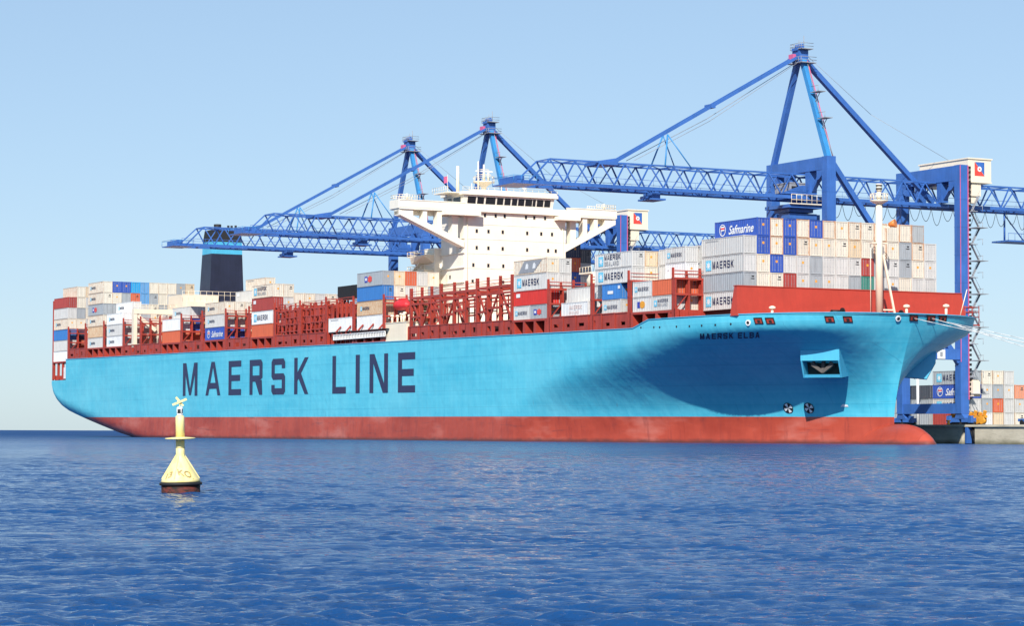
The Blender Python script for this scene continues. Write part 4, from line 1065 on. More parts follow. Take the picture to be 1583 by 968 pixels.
# sixth
WH = 'stack forward of funnel'
stack(144.2, 0, 22.3, ['orange', ('white', 'name'), ('red', 'patch'), ('cream', 'twoline')], WH)
stack(144.2, 1, 22.3, ['light', 'grey', 'light', 'cream'], WH)
for i, c in enumerate((('light', 'cream'), ('tan', 'cream'), ('cream', 'light'), ('grey', 'cream'), ('light', 'light'))): stack(144.2, i + 2, 23.3, [N, c[0], c[1]], WH)
# single box and stack aft of the house
WH = 'beside the red cages'
stack(186.6, 0, 22.1, [('white', 'tiny')], WH)
WH = 'stack aft of house'
stack(200.8, 0, 22.0, ['white', ('tan', 'smallname'), 'blue', ('grey', 'emblem')], WH)
for i, c in enumerate((('cream', 'tan'), ('light', 'orange'), ('cream', 'light'), ('grey', 'cream'))): stack(200.8, i + 1, 22.0, [N, 'grey' if i == 0 else N, c[0], c[1]], WH)
stack(200.8, 17, 22.9, [N, N, 'grey', 'cobalt', 'orange', 'navy'], WH, 2.95); stack(200.8, 18, 22.9, [N, N, 'light', 'light', 'grey', 'dgrey'], WH, 2.75)
# forward of the house
WH = 'stack forward of house'
stack(268.4, 0, 21.4, [[('light', 'smallname', 20, 0, 2.6), ('grey', 'emblem', 20, 6.13, 2.6)], ('bred', 'patch', 40, 0, 2.6), ('light', 'name', 40, 0, 2.9), ('cream', 'block', 40, 0, 2.6)], WH)
stack(268.4, 1, 21.4, ['grey', 'light', 'light', 'light'], WH, 2.67); stack(268.4, 2, 21.4, ['cream', 'light'], WH, 2.6)
WH = 'short stack midway forward'
stack(285.9, 0, 21.35, [('white', 'faint', 30, 0, 2.5)], WH, 2.6); stack(283.3, 1, 21.35, ['grey', 'light'], WH, 2.6); stack(283.3, 2, 21.35, ['dgrey', 'cream'], WH, 2.6); 
WH = 'stack next ahead, tall'
stack(297.4, 0, 21.2, [('light', 'smallname', 20, 2.5, 2.5), ('blue', 'plate', 20, 2.5, 2.6), ('light', 'name', 40, 0, 2.6), ('light', 'twoline', 40, 0, 2.6)], WH)
stack(297.4, 1, 21.2, ['cream', 'light', 'cream', 'tan'], WH, 2.58); stack(297.4, 2, 21.2, [N, N, 'grey', 'light'], WH, 2.58)
WH = 'stack behind bow stack'
stack(309.9, 0, 21.2, [[('light', 'yemblem', 20, 0, 2.45), ('light', 'twoline', 20, 6.12, 2.45)], [('light', 'smallname', 20, 0, 2.6), ('orange', None, 20, 6.12, 2.6)]], WH)
stack(309.9, 1, 21.2, [('cream', None, 20, 6.1), ('orange', None, 20, 6.1), ('white', 'patch', 20, 6.1), ('light', 'smallname', 20, 6.1)], WH, 2.58)
stack(309.9, 2, 21.2, ['light', 'cream', ('light', 'twolinefwd'), ('light', 'twolinefwd')], WH, 2.63)
stack(309.9, 3, 21.2, ['cream', 'tan', N, N], WH, 2.63)
# bow stack
WH = 'bow stack'; V1 = -18.7; z = 21.05; H = 2.87
t1 = [('light', 'name')]
t2 = ['greyr', 'cream', 'cream', 'red', 'light', 'grey', 'light', 'light', 'grey', 'green', 'light', 'light', 'cream', 'light', 'light']
t3 = ['light', 'cream', 'cobalt', 'light', 'light', 'grey', 'light', 'light', 'light', 'red', 'grey', 'light', 'grey', 'cream', 'light']
t4 = ['light', 'cobalt', 'creamr', 'cobalt', 'creamr', 'cream', 'cream', 'cream', 'tan', 'cream', 'creamr', 'cream', 'grey', 'creamr', 'light']
t5 = [None, 'cobalt', 'creamr', 'cobalt', 'creamr', 'cobalt', 'creamr', 'cream', 'creamr', 'cream', 'creamr', 'cream', 'creamr', 'greyr']
for r in range(15):
    col = [t1[0] if r == 0 else N, t2[r] if r else ('grey', None), (t3[r], 'name') if r == 0 else t3[r], (t4[r], 'tiny') if r == 0 else t4[r]]
    if 0 < r < 14: col.append((t5[r], 'script') if r == 1 else t5[r])
    stack(322.9, r, z, col, WH, H, v_first=V1, step=2.49)

# ------------------------------------------------------------------ quay
QZ = 3.1; QV = 50.0 - 24.1
def quay():
    g = MB()
    pts = [(75, QV), (900, QV), (900, 1500), (75, 1500)]
    g.face([tuple(W(a, b, QZ - .0)) for a, b in pts]); o = g.build('quay_ground', paint('quay_asphalt', (.20, .20, .19), .9, .2)); tag(o, None, None, None, 'structure')
    w = empty('quay_wall', W(334, QV, QZ), ANG); tag(w, 'pale concrete quay wall with black fender gaps, beside the bow', 'quay wall')
    b = MB()
    segs = [75, 200, 290, 332.2, 335.6, 368, 400, 460, 560, 800]
    for a, c in zip(segs, segs[1:]):
        if abs(a - 332.2) < .1: b.box(a - 334, c - 334, .9, 4, -QZ - 1, -.45); continue
        b.box(a - 334, c - 334, -.05, 4.0, -QZ - 1, -.3)
    b.box(75 - 334, 466, -.35, 1.2, -.3, .06); b.build('wall', M_CONC, w)
    f = MB(); f.box(-1.9, 1.7, .55, .88, -QZ - .5, -.35); f.tube((.9, .5, -2.4), (.9, .5, -.6), .45, n=12); f.tube((1.3, .2, -2.9), (.2, .2, -.9), .16, n=8); f.build('fender', M_DARK, w)
    f = MB(); f.box(-.35, .1, -.5, .5, -QZ + .1, -.4); f.build('fender_panel', M_CRANE, w)
    for u in range(240, 420, 22):
        q = MB(); q.lathe([(.3, 0), (.22, .15), (.2, .45), (.42, .6), (.38, .72), (.1, .76)], 14, o=(u - 334, .5, .06)); q.build('bollard', M_YEL, w)
quay()

# ------------------------------------------------------------------ ship-to-shore cranes
def make_crane(uc):
    root = empty('gantry_crane', W(uc, 54 - 24.1, QZ), ANG)
    Z = lambda z: z - QZ
    G = 30.0
    for y in (0, G):
        for x in (-9, 9):
            b = MB(); b.box(x - .85, x + .85, y - .95, y + .95, Z(5.4), Z(51.9))
            for zz in np.arange(9, 50, 5.2): b.box(x - .88, x + .88, y - .98, y + .98, Z(zz), Z(zz + .12))
            b.build('leg', M_CRANE, root)
    for y, dep, nm in ((0, 2.3, 'portal_beam'), (G, 2.8, 'portal_beam')):
        b = MB(); b.box(-8.15, 8.15, y - .9, y + .9, Z(51.85 - dep), Z(51.85))
        for sx_ in (-1, 1):
            for i in range(5):
                a = i / 5 * 1.8; c = (i + 1) / 5 * 1.8
                ha = 1.8 - math.sqrt(max(0, 1.8 ** 2 - (1.8 - a) ** 2)); hc = 1.8 - math.sqrt(max(0, 1.8 ** 2 - (1.8 - c) ** 2))
                xa, xc = sx_ * (8.15 - a), sx_ * (8.15 - c); zt = Z(51.85 - dep)
                b.hexa(((min(xa, xc), y - .85, zt - 1.8 + (ha if xa < xc else hc)), (max(xa, xc), y - .85, zt - 1.8 + (hc if xa < xc else ha)), (max(xa, xc), y + .85, zt - 1.8 + (hc if xa < xc else ha)), (min(xa, xc), y + .85, zt - 1.8 + (ha if xa < xc else hc)), (min(xa, xc), y - .85, zt), (max(xa, xc), y - .85, zt), (max(xa, xc), y + .85, zt), (min(xa, xc), y + .85, zt)))
        # hangers that carry the boom
        for x in (-3.4, 3.4):
            b.box(x - .7, x + .7, y - .8, y + .8, Z(45.2), Z(51.9 - dep)); b.bar((x * 1.2, y, Z(46)), (x * 2.1, y, Z(51.9 - dep)), .8, .6)
        b.build(nm, M_CRANE, root)
        b = MB(); b.box(-8.15, 8.15, y - .7, y + .7, Z(5.4), Z(7.3)); b.build('sill_beam', M_CRANE, root)
    for x in (-9, 9):
        b = MB(); b.bar((x, .5, Z(51.0)), (x, G - .9, Z(15.0)), .95, .95); b.box(x - .7, x + .7, .95, G - .95, Z(15.4), Z(17.4)); b.build('brace', M_CRANE, root)
    for x, m in ((-9, M_CRANE), (9, M_CRANE_L)):
        b = MB(); b.bar((x * .97, 0, Z(51.8)), (x * .09, 0, Z(70.6)), .95, .95); b.build('a_frame_leg', m, root)
    b = MB(); b.path([(9.3, .7, Z(51.8)), (1.3, .7, Z(70.4))], .1); b.build('conduit', M_PINK, root)
    b = MB()
    for t in (.35, .62):
        x = 9 + (1 - 9) * (1 - t); z = 51.8 + 18.8 * (1 - t); b.box(x + .6, x + 3.2, -.8, .8, Z(z), Z(z + .12)); b.bar((x + .6, 0, Z(z - 2)), (x + 2.6, 0, Z(z)), .1); b.tube((x + 3, -.8, Z(z)), (x + 3, -.8, Z(z + 1.1)), .05, n=4); b.tube((x + .8, -.8, Z(z + 1.1)), (x + 3.1, -.8, Z(z + 1.1)), .05, n=4)
    b.path([(2, .2, Z(70)), (4.2, .2, Z(64)), (6.6, .2, Z(58.5)), (10, .2, Z(52))], .07)
    b.build('access_platform', M_GREY, root)
    # apex
    b = MB(); b.box(-1.15, 1.15, -1.0, 1.0, Z(69.9), Z(72.3)); b.box(-.9, .9, -1.3, 1.1, Z(72.3), Z(72.8)); ap = b.build('apex_head', M_CRANE, root)
    for z, w_ in ((69.9, 1.9), (72.5, 1.5)):
        b = MB(); b.box(-w_, w_ + .6, -w_ * .8, w_, Z(z), Z(z + .14))
        for dz in (.55, 1.1):
            for (p, q) in (((-w_, -w_ * .8), (w_ + .6, -w_ * .8)), ((w_ + .6, -w_ * .8), (w_ + .6, w_)), ((-w_, -w_ * .8), (-w_, w_))): b.tube((p[0], p[1], Z(z + dz)), (q[0], q[1], Z(z + dz)), .05, n=4)
        for i in range(6): x = -w_ + (2 * w_ + .6) * i / 5; b.tube((x, -w_ * .8, Z(z)), (x, -w_ * .8, Z(z + 1.1)), .05, n=4)
        b.build('railing', M_GREY, ap)
    for x in (-.7, 0, .7):
        b = MB(); b.tube((x - .1, -.2, Z(73.1)), (x + .1, -.2, Z(73.1)), .55, n=16); b.build('sheave', M_CRANE, ap)
    b = MB(); b.tube((.3, .6, Z(73)), (.3, .6, Z(75.2)), .07, n=5); b.tube((-1, .4, Z(73)), (-1, .4, Z(74.6)), .06, n=5); b.build('antenna', M_GREY, ap)
    b = MB(); b.box(-.9, .5, -2.0, -1.3, Z(70.6), Z(71.6)); b.build('cable_anchor', M_PINK, ap)
    # stays
    b = MB()
    P0, P1 = Vector((0, -1.2, Z(71.0))), Vector((0, -39.8, Z(49.6))); mid = P0.lerp(P1, .48)
    for x in (-.75, .75):
        o = Vector((x, 0, 0)); b.bar(P0 + o, mid + o, .38, .5); b.bar(mid + o, P1 + o, .36, .45)
    b.box(-1.1, 1.1, mid.y - .5, mid.y + .5, mid.z - .35, mid.z + .35); b.bar(P1 + Vector((0, 0, .1)), P1 + Vector((0, -4.4, -.7)), 2.2, .9); b.box(-2.6, 2.6, -44.4, -40.5, Z(48.7), Z(49.3))
    b.build('forestay', M_CRANE, root)
    b = MB(); b.path([P0 + Vector((0, 0, -1.0)), P0.lerp(P1, .5) + Vector((0, 0, -1.9)), P1 + Vector((0, 2.5, .3))], .06); b.path([P0 + Vector((1, 0, -1.0)), P0.lerp(P1, .5) + Vector((1, 0, -2.4)), P1 + Vector((1, 3.5, .3))], .05)
    b.path([(0, 1.5, Z(71.6)), (0, 16, Z(61.5)), (2, 33, Z(53.4))], .04); b.build('hoist_rope', M_GREY, root)
    b = MB()
    b.bar((0, .8, Z(70.8)), (0, G + .3, Z(45.6)), .95, .9)
    b.build('backstay', M_CRANE, root)
    b = MB()
    for x in (-2.6, 2.6):
        b.tube((x * .3, -29.2, Z(55.0)), (x, -30.8, Z(49.1)), .16, n=6); b.tube((x * .3, -29.2, Z(55.0)), (x, -25.4, Z(49.1)), .12, n=6)
    b.build('stay_strut', M_CRANE_L, root)
    # lattice boom and back girder
    b = MB(); ya, yb = -58.5, 72.0; bot, tp = Z(44.9), Z(49.1)
    for x in (-3.0, 3.0):
        b.box(x - .34, x + .34, -60.2, yb, bot - .42, bot + .2); b.bar((x * .8, ya + 4.4, tp), (x * .8, yb, tp), .28, .28); b.bar((x, ya, bot), (x * .8, ya + 4.4, tp), .26, .26)
        n = 25; p = (yb - ya - 4.4) / n
        for i in range(n):
            y0 = ya + 4.4 + i * p; b.bar((x * .8, y0, tp), (x, y0 + p * .5, bot + .2), .22, .22); b.bar((x, y0 + p * .5, bot + .2), (x * .8, y0 + p, tp), .22, .22)
        for z in (bot + 1.3,): b.tube((x * 1.25, -60, z), (x * 1.25, yb, z), .04, n=4)
    for i in range(46): y = -60 + i * 2.9; b.tube((-3.75, y, bot + .3), (-3.75, y, bot + 1.3), .03, n=4); b.tube((3.75, y, bot + .3), (3.75, y, bot + 1.3), .03, n=4)
    for i in range(26): y = ya + 4.4 + i * (yb - ya - 4.4) / 25; b.bar((-2.4, y, tp), (2.4, y, tp), .2, .2); b.bar((-3, y, bot), (3, y, bot), .3, .4)
    for i in range(25):
        y = ya + 4.4 + i * (yb - ya - 4.4) / 25; s_ = 1 if i % 2 else -1; b.tube((-2.4 * s_, y, tp), (2.4 * s_, y + 5.0, tp), .09, n=5)
    b.box(-4.0, 4.0, -62.0, -57.0, bot - .5, bot - .3); b.box(-3.3, 3.3, -61.0, -59.6, bot - .3, bot + .9)
    boom = b.build('boom', M_CRANE, root)
    b = MB()
    for y in (-62, -60.5, -59, -57.5): b.tube((-4, y, bot - .3), (-4, y, bot + .9), .05, n=4); b.tube((4, y, bot - .3), (4, y, bot + .9), .05, n=4)
    for x in (-4, 4): b.tube((x, -62, bot + .9), (x, -57, bot + .9), .05, n=4)
    b.tube((-4, -62, bot + .9), (4, -62, bot + .9), .05, n=4); b.build('tip_railing', M_CRANE_L, boom)
    b = MB(); b.box(-2.2, 2.2, -33.6, -30.4, Z(43.0), Z(43.3)); b.box(-1.6, 1.6, -32.8, -31.2, Z(43.3), Z(44.4)); b.tube((-2, -33, Z(43.6)), (2, -33, Z(43.6)), .3, n=8); b.build('boom_basket', M_CRANE, root)
    # hinge plates at the seaward portal
    b = MB()
    for x in (-3.0, 3.0): b.hexa(((x - .3, -6.5, Z(45.3)), (x + .3, -6.5, Z(45.3)), (x + .3, -1.0, Z(45.3)), (x - .3, -1.0, Z(45.3)), (x - .3, -1.9, Z(47.0)), (x + .3, -1.9, Z(47.0)), (x + .3, -1.2, Z(47.0)), (x - .3, -1.2, Z(47.0))))
    b.build('boom_hinge', M_CRANE, root)
    # trolley
    t = MB(); t.box(-4.0, 4.0, -5.2, 2.0, Z(42.8), Z(43.4)); t.box(-2.4, 2.6, -4.2, 1.0, Z(42.1), Z(42.8)); t.box(-1.0, 2.6, -4.2, 1.8, Z(40.9), Z(41.9))
    tr = t.build('trolley', M_CRANE, root)
    q = MB(); q.box(-2.6, 2.2, -3.9, .2, Z(45.8), Z(47.4), 0); q.box(-2.7, 2.3, -4.0, .3, Z(47.4), Z(47.6), 0); q.box(2.2, 2.25, -3.5, -2.0, Z(45.9), Z(46.9), 1); q.build('winch_house', [M_GREY, M_DARK], tr)
    q = MB()
    for y in np.arange(-5.0, 1.9, 1.12): q.tube((4.4, y, Z(43.5)), (4.4, y, Z(45.2)), .05, n=5)
    for z in (44.2, 45.2): q.tube((4.4, -5.0, Z(z)), (4.4, 1.8, Z(z)), .045, n=5)
    q.box(3.9, 4.5, -5.2, 2.0, Z(43.4), Z(43.55)); q.build('trolley_railing', M_CREAM, tr)
    q = MB(); q.frus((-.6, 1.6, -3.0, -.6), (-.9, 1.9, -3.2, -.4), Z(38.3), Z(40.9), 0); q.box(1.1, 2.0, -3.0, -.5, Z(39.0), Z(40.5), 1); q.build('operator_cab', [M_GREY, M_DARK], tr)
    q = MB(); q.tube((0, .9, Z(38.0)), (0, .9, Z(41.5)), .9, n=12); q.box(-1.6, 1.6, .4, 3.2, Z(36.8), Z(41.9)); q.build('hoist_gear', M_CRANE, tr)
    # machinery house
    h = MB(); h.box(-5.2, 9.6, G + 1.2, G + 6.6, Z(48.9), Z(53.1)); h.box(-5.4, 9.8, G + 1.0, G + 6.8, Z(53.1), Z(53.35)); h.box(-5.3, 9.7, G + 1.1, G + 6.7, Z(48.7), Z(48.9)); h.box(-6, -5.2, G + 2, G + 5, Z(51.4), Z(53))
    mh = h.build('machinery_house', M_CREAM, root)
    q = MB(); X = 9.63; y0, y1, z0, z1 = G + 2.7, G + 5.0, Z(50.0), Z(52.6)
    q.face([(X, y0, z1), (X, y1, z1), (X, y1, z0)], 0); q.face([(X, y0, z1), (X, y1, z0), (X, y0, z0)], 1)
    q.face([(X + .02, (y0 + y1) / 2 + .5 * math.cos(2 * math.pi * i / 16), (z0 + z1) / 2 + .5 * math.sin(2 * math.pi * i / 16)) for i in range(16)], 2)
    q.face([(X + .03, (y0 + y1) / 2 + .2 * math.cos(2 * math.pi * i / 12), (z0 + z1) / 2 + .2 * math.sin(2 * math.pi * i / 12)) for i in range(12)], 1)
    q.bar((X + .01, y0, z1), (X + .01, y1, z0), .02, .16, mi=2, up=(1, 0, 0)); q.build('logo', [M_CRANE, M_LOGORED, M_WHITE], mh)
    q = MB(); q.box(7.0, 9.3, G + 2.2, G + 4.4, Z(46.2), Z(48.7)); q.box(7.3, 9.0, G + 2.4, G + 3.6, Z(44.9), Z(46.2)); q.build('switch_room', M_CREAM, mh)
    # festoon
    f = MB(); y = 4.0
    f.tube((3.9, 3, Z(44.0)), (3.9, 71, Z(44.0)), .05, n=4)
    k = 0
    while y < 70:
        w_ = 2.55; dp = 2.7 + .5 * math.sin(k * 2.3); pts = [(3.9, y + w_ * (i / 8), Z(44.0) - dp * (1 - (2 * i / 8 - 1) ** 2)) for i in range(9)]; f.path(pts, .055, n=4); y += w_; k += 1
    f.build('festoon_cable', M_DARK, root)
    # stair tower
    s_ = MB(); x0 = 9.9
    for i, z in enumerate(np.arange(9.0, 46, 3.1)):
        s_.box(x0 - .6, x0 + (1.2 if i % 2 else 2.4), G + 1.1, G + (2.2 if i % 2 else 3.7), Z(z), Z(z + .12)); a, c = (G + 1.3, G + 3.2) if i % 2 else (G + 3.2, G + 1.3)
        s_.bar((x0 + .4, a, Z(z)), (x0 + .4, c, Z(z + 3.1)), .5, .1); s_.tube((x0 + .7, a, Z(z + 1)), (x0 + .7, c, Z(z + 4.1)), .045, n=4); s_.tube((x0 + 1.1, G + 3.4, Z(z)), (x0 + 1.1, G + 3.4, Z(z + 1.1)), .05, n=4); s_.tube((x0 - .5, G + 3.4, Z(z + 1.1)), (x0 + 1.2, G + 3.4, Z(z + 1.1)), .045, n=4)
    s_.build('stair_tower', M_GREY, root)
    q = MB(); q.box(9.86, 9.99, G + .8, G + .98, Z(8), Z(51.8), 0); q.box(9.86, 9.95, G - .95, G - .83, Z(15), Z(51.8), 0)
    for z in np.arange(8, 51.5, .9): q.box(9.9, 10.15, G + 1.05, G + 1.4, Z(z), Z(z + .45), 1)
    q.build('lift_rail', [M_PINK, M_DARK], root)
    q = MB(); q.box(9.2, 10.8, G + 1.2, G + 2.8, Z(8.6), Z(11.4)); q.box(9.4, 10.6, G + 1.4, G + 2.6, Z(11.4), Z(11.7)); q.build('lift_car', M_CREAM, root)
    q = MB(); q.box(-2, 3, 46.0, 54.0, Z(38.6), Z(38.9)); 
    for y in (47.5, 52.5): q.tube((0, y, Z(38.8)), (0, y, Z(44.4)), .2, n=6); q.tube((0, 47.5, Z(44)), (0, 52.5, Z(38.8)), .12, n=6)
    for y in np.arange(46, 54.1, 1.6): q.tube((3, y, Z(38.8)), (3, y, Z(40.2)), .05, n=4)
    q.tube((3, 46, Z(40.2)), (3, 54, Z(40.2)), .05, n=4); q.build('service_platform', M_CRANE, root)
    q = MB(); q.box(9.9, 9.95, G - 6.4, G - 4.6, Z(15.5), Z(17.2), 0); 
    q.box(9.96, 9.98, G - 5.8, G - 5.2, Z(15.9), Z(16.8), 1); q.build('sign_plate', [M_WHITE, M_GREY], root)
    # bogies
    for y in (0, G):
        for x in (-9, 9):
            q = MB(); q.frus((x - 1.6, x + 1.6, y - .6, y + .6), (x - .8, x + .8, y - .8, y + .8), Z(4.4), Z(5.4))
            for s2 in (-1, 1):
                q.box(x + s2 * 1.9 - 1.5, x + s2 * 1.9 + 1.5, y - .55, y + .55, Z(3.8), Z(4.6)); q.box(x + s2 * 3.2 - .4, x + s2 * 3.2 + .5, y - .9, y - .3, Z(3.7), Z(5.0))
            bo = q.build('bogie', M_CRANE, root)
            for k in range(8):
                xx = x - 3.3 + k * .94
                q = MB(); q.tube((xx, y - .25, Z(3.52)), (xx, y + .25, Z(3.52)), .4, n=14); q.build('wheel', M_DARK, bo)
    q = MB()
    for i in range(8): x = 4.0 + i * 1.35; q.tube((x, G + .9, Z(4.2)), (x, G + 1.6, Z(4.2)), .75, n=14); q.bar((x, G + 1.2, Z(4.2)), (x + .8, G + 1.2, Z(5.6 + .3 * (i % 2))), .5, .5)
    q.box(3.5, 14.5, G + .95, G + 1.5, Z(4.6), Z(5.1)); q.build('rail_clamp', M_YEL, root)
    return root
crA = make_crane(280)
tag(crA, 'tallest looking blue quay crane with lattice boom, standing behind the bow containers', 'gantry crane', 'blue quay cranes behind the ship')
crB = dup(crA, W(155, 54 - 24.1, QZ), 'middle blue quay crane, its apex rising just behind the white bridge')
crC = dup(crA, W(112.7, 54 - 24.1, QZ), 'farthest blue quay crane, boom tip reaching past the black funnel')
for cr in (crB, crC):
    for ch in list(cr.children):
        if ch.name.startswith('rail_clamp'): bpy.data.objects.remove(ch); continue
        if ch.name.startswith('trolley'):
            for g in list(ch.children): bpy.data.objects.remove(g)
            bpy.data.objects.remove(ch)

# containers ashore
WH = 'on the quay beside the crane leg'
def ashore(u, vp, items, where, row, H=2.75):
    stack(u, row, QZ, items, where, H, v_first=vp - 24.1 - 2.62 * row, step=2.62)
WH = 'quay stack beyond bow'
ashore(260.2, 99.3, ['red', ('light', 'name'), ('cobalt', 'script'), ('grey', 'name')], WH, 0)
ashore(260.2, 102.0, ['white', 'grey', 'light', 'cream'], WH, 1); ashore(260.2, 104.7, ['tan', 'orange', 'grey', 'cream'], WH, 2); ashore(260.2, 107.4, ['light', 'light', 'light', 'light'], WH, 3)
ashore(260.2, 110.1, ['cream', 'light', 'salmon'], WH, 4); ashore(260.2, 112.8, ['grey', 'cream', 'salmon'], WH, 5); ashore(260.2, 115.5, ['light', 'grey', 'red'], WH, 6)
WH = 'quay stack under bow flare'
ashore(246.8, 99.3, ['grey', 'grey', 'dgrey'], WH, 0); ashore(233.0, 99.3, ['light', 'grey', 'light'], 'deepest quay stack, bow flare', 0)
ashore(246.8, 102.0, [N, 'dgrey', 'grey'], WH, 1)
# lamp post ashore
lp = empty('lamp_post', W(261, 95 - 24.1, QZ)); tag(lp, 'plain white post standing on the quay under the bow flare', 'post')
b = MB(); b.tube((0, 0, 0), (0, 0, 9.8), .3, .26, n=10); b.build('pole', M_WHITE, lp)
b = MB(); b.box(-.5, .5, -.3, .3, 9.8, 10.05); b.build('cap', M_GREY, lp)
# yard tractor at the frame's edge
tr = empty('yard_tractor', W(319.6, 72 - 24.1, QZ), ANG); tag(tr, 'small blue terminal tractor on the quay at the picture edge', 'tractor')
b = MB(); b.box(0, 5.2, 0, 2.4, .7, 1.2); b.box(3.4, 5.0, .2, 2.2, 1.2, 3.1); b.build('body', M_CRANE, tr)
b = MB(); b.box(4.99, 5.03, .4, 2.0, 2.0, 2.9); b.box(3.6, 4.8, .17, .21, 2.0, 2.9); b.build('window', M_GLASS, tr)
for (x, y) in ((1, .1), (1, 2.3), (4.2, .1), (4.2, 2.3)):
    b = MB(); b.tube((x, y - .15, .5), (x, y + .15, .5), .5, n=16); b.build('wheel', M_DARK, tr)

# mooring ropes from the bow to the quay out of frame
def rope(p, q, sag, label):
    b = MB(); p = Vector(p); q = Vector(q); n = 26
    pts = [p.lerp(q, i / n) - Vector((0, 0, sag * 4 * (i / n) * (1 - i / n))) for i in range(n + 1)]
    mid = p
    b.path([x - p for x in pts], .05, n=6); o = b.build('mooring_rope', M_ROPE, None, p); tag(o, label, 'rope', 'white mooring ropes at the bow')
MW = lambda lp_: W(lp_.x, lp_.y, lp_.z)
rope(MW(fl_pts[4]), W(431, 31.0, 3.6), .8, 'upper white mooring rope from the fairlead nearest the stem')
rope(MW(fl_pts[5]), W(428, 31.0, 3.6), 1.4, 'second white mooring rope running just under the upper one')
rope(W(352.0, 8.5, 18.6), W(404, 29.0, 3.6), .6, 'steep white mooring rope dropping from the far bow')
rope(W(352.4, 7.0, 18.9), W(425, 30.0, 3.8), .3, 'taut white mooring rope highest at the far bow')

# red lifeboat hanging by the small deckhouse
lb = empty('lifeboat', W(217.5, -21.6, 26.2), ANG); tag(lb, 'bright red enclosed lifeboat above the small cream side house', 'lifeboat')
b = MB(); rings = []
for i in range(13):
    t = i / 12; x = -3.2 + 6.4 * t; k = math.sqrt(max(.02, 1 - abs(2 * t - 1) ** 2.6)); rings.append([(x, 1.15 * k * math.cos(a), .25 + 1.15 * k * math.sin(a) * (1 if math.sin(a) > 0 else .8)) for a in np.linspace(0, 2 * math.pi, 17)[:-1]])
for i in range(12):
    for j in range(16): j2 = (j + 1) % 16; b.face([rings[i][j], rings[i + 1][j], rings[i + 1][j2], rings[i][j2]], 0, True)
b.face(rings[0][::-1]); b.face(rings[12]); b.build('boat_hull', M_BRIGHTRED, lb)
b = MB(); b.box(-.4, 1.2, -.6, .6, 1.1, 1.65); b.build('conning_cover', M_BRIGHTRED, lb)

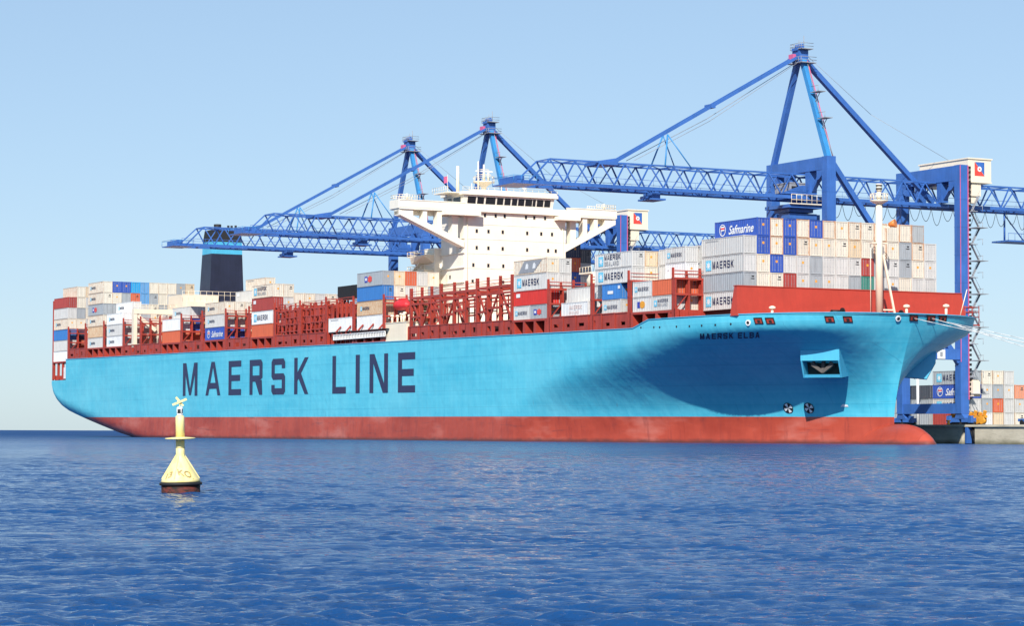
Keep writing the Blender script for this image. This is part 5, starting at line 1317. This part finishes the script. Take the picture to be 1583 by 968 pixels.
# ------------------------------------------------------------------ buoy
def buoy():
    by = empty('buoy', (-8.87, 67.0, 0.0), 0); by.rotation_euler = (R(.6), R(-1.2), 0)
    tag(by, 'small yellow cone-shaped marker buoy with crossed topmark, afloat before the ship', 'buoy')
    yel, n, l, bs = nmat('buoy_yellow'); tc = n.new('ShaderNodeTexCoord'); O = tc.outputs['Object']; sp = n.new('ShaderNodeSeparateXYZ'); l.new(O, sp.inputs[0])
    a = noise(n, l, vmap(n, l, O, (6, 6, 2)), 1.0, 5, .65)
    c = mixc(n, l, rng_(n, l, a, .35, .7), (.90, .79, .40), (.83, .66, .22)); a2 = noise(n, l, vmap(n, l, O, (9, 9, 5)), 1.0, 6, .7)
    c = mixc(n, l, rng_(n, l, a2, .62, .75, 0, .6), c, (.36, .25, .10)); l.new(c, bs.inputs['Base Color']); bs.inputs['Roughness'].default_value = .5
    b = MB(); b.lathe([(.50, .315), (.535, .33), (.50, .40), (.30, .72), (.17, .93), (.128, 1.0), (.118, 1.05), (.118, 1.42)], 48); bd = b.build('body', yel, by)
    for k in range(6):
        a = k * math.pi / 3 + .3; q = MB(); c_, s_ = math.cos(a), math.sin(a)
        q.hexa([(c_ * .11 - s_ * .008, s_ * .11 + c_ * .008, .99), (c_ * .48 - s_ * .008, s_ * .48 + c_ * .008, .40), (c_ * .48 + s_ * .008, s_ * .48 - c_ * .008, .40), (c_ * .11 + s_ * .008, s_ * .11 - c_ * .008, .99), (c_ * .11 - s_ * .008, s_ * .11 + c_ * .008, 1.08), (c_ * .52 - s_ * .008, s_ * .52 + c_ * .008, .42), (c_ * .52 + s_ * .008, s_ * .52 - c_ * .008, .42), (c_ * .11 + s_ * .008, s_ * .11 - c_ * .008, 1.08)]); q.build('rib', yel, bd)
    b = MB(); b.lathe([(.118, 1.42), (.118, 1.46), (.40, 1.475), (.41, 1.49), (.40, 1.505), (.118, 1.53)], 40); b.build('collar', yel, by)
    b = MB(); b.lathe([(.118, 1.52), (.118, 2.08), (.10, 2.10)], 32); b.lathe([(.126, 1.24), (.126, 1.28)], 32); b.build('column', yel, by)
    rst, n, l, bs = nmat('buoy_rust'); tc = n.new('ShaderNodeTexCoord'); a = noise(n, l, vmap(n, l, tc.outputs['Object'], (5, 5, 12)), 1.0, 6, .7)
    l.new(mixc(n, l, rng_(n, l, a, .42, .6), (.010, .008, .006), (.13, .022, .014)), bs.inputs['Base Color']); bs.inputs['Roughness'].default_value = .8
    b = MB(); b.lathe([(.30, -.45), (.50, -.12), (.515, .0), (.52, .24)], 48); b.build('float_drum', rst, by)
    b = MB(); b.lathe([(.50, .235), (.565, .24), (.575, .275), (.565, .312), (.50, .318)], 48); b.build('fender_ring', M_DARK, by)
    b = MB(); b.lathe([(.07, 2.10), (.085, 2.12), (.085, 2.15), (.07, 2.16)], 20, 0); b.lathe([(.06, 2.16), (.06, 2.27)], 20, 1); b.lathe([(.085, 2.27), (.09, 2.30), (.06, 2.34), (.02, 2.35)], 20, 0)
    for k in range(4): a = k * math.pi / 2 + .6; b.tube((.08 * math.cos(a), .08 * math.sin(a), 2.14), (.08 * math.cos(a), .08 * math.sin(a), 2.28), .012, n=6)
    b.build('lantern', [M_WHITE, M_DARK], by)
    b = MB(); b.tube((0, 0, 2.34), (0, 0, 2.46), .015, n=6)
    b.bar((-.19, -.02, 2.395), (.19, -.02, 2.545), .058, .045, up=(0, 1, 0)); b.bar((-.10, .03, 2.60), (.09, .03, 2.36), .055, .045, up=(0, 1, 0)); b.build('topmark', yel, by)
    for txt, ac, size in (('13', -121, .24), ('KO', -58, .26)):
        vs, fs = font_mesh(txt, size, 0, .004); q = MB(); x0 = sum(v[0] for v in vs) / len(vs)
        pr = [(.50, .40), (.30, .72)]
        out = []
        for (x, y) in vs:
            y += (x - x0) * (-.28 if txt == 'KO' else .45); zc = .46 + y * .9; rr = .50 + (.30 - .50) * (zc - .40) / .32 + .012; a = R(ac) + (x - x0) / rr; out.append((rr * math.cos(a), rr * math.sin(a), zc))
        q.v = out; q.f = fs; q.m = [0] * len(fs); q.sm = [False] * len(fs); q.build('lettering', flat('buoy_letter_' + txt.lower(), (.36, .25, .09)), bd)
buoy()
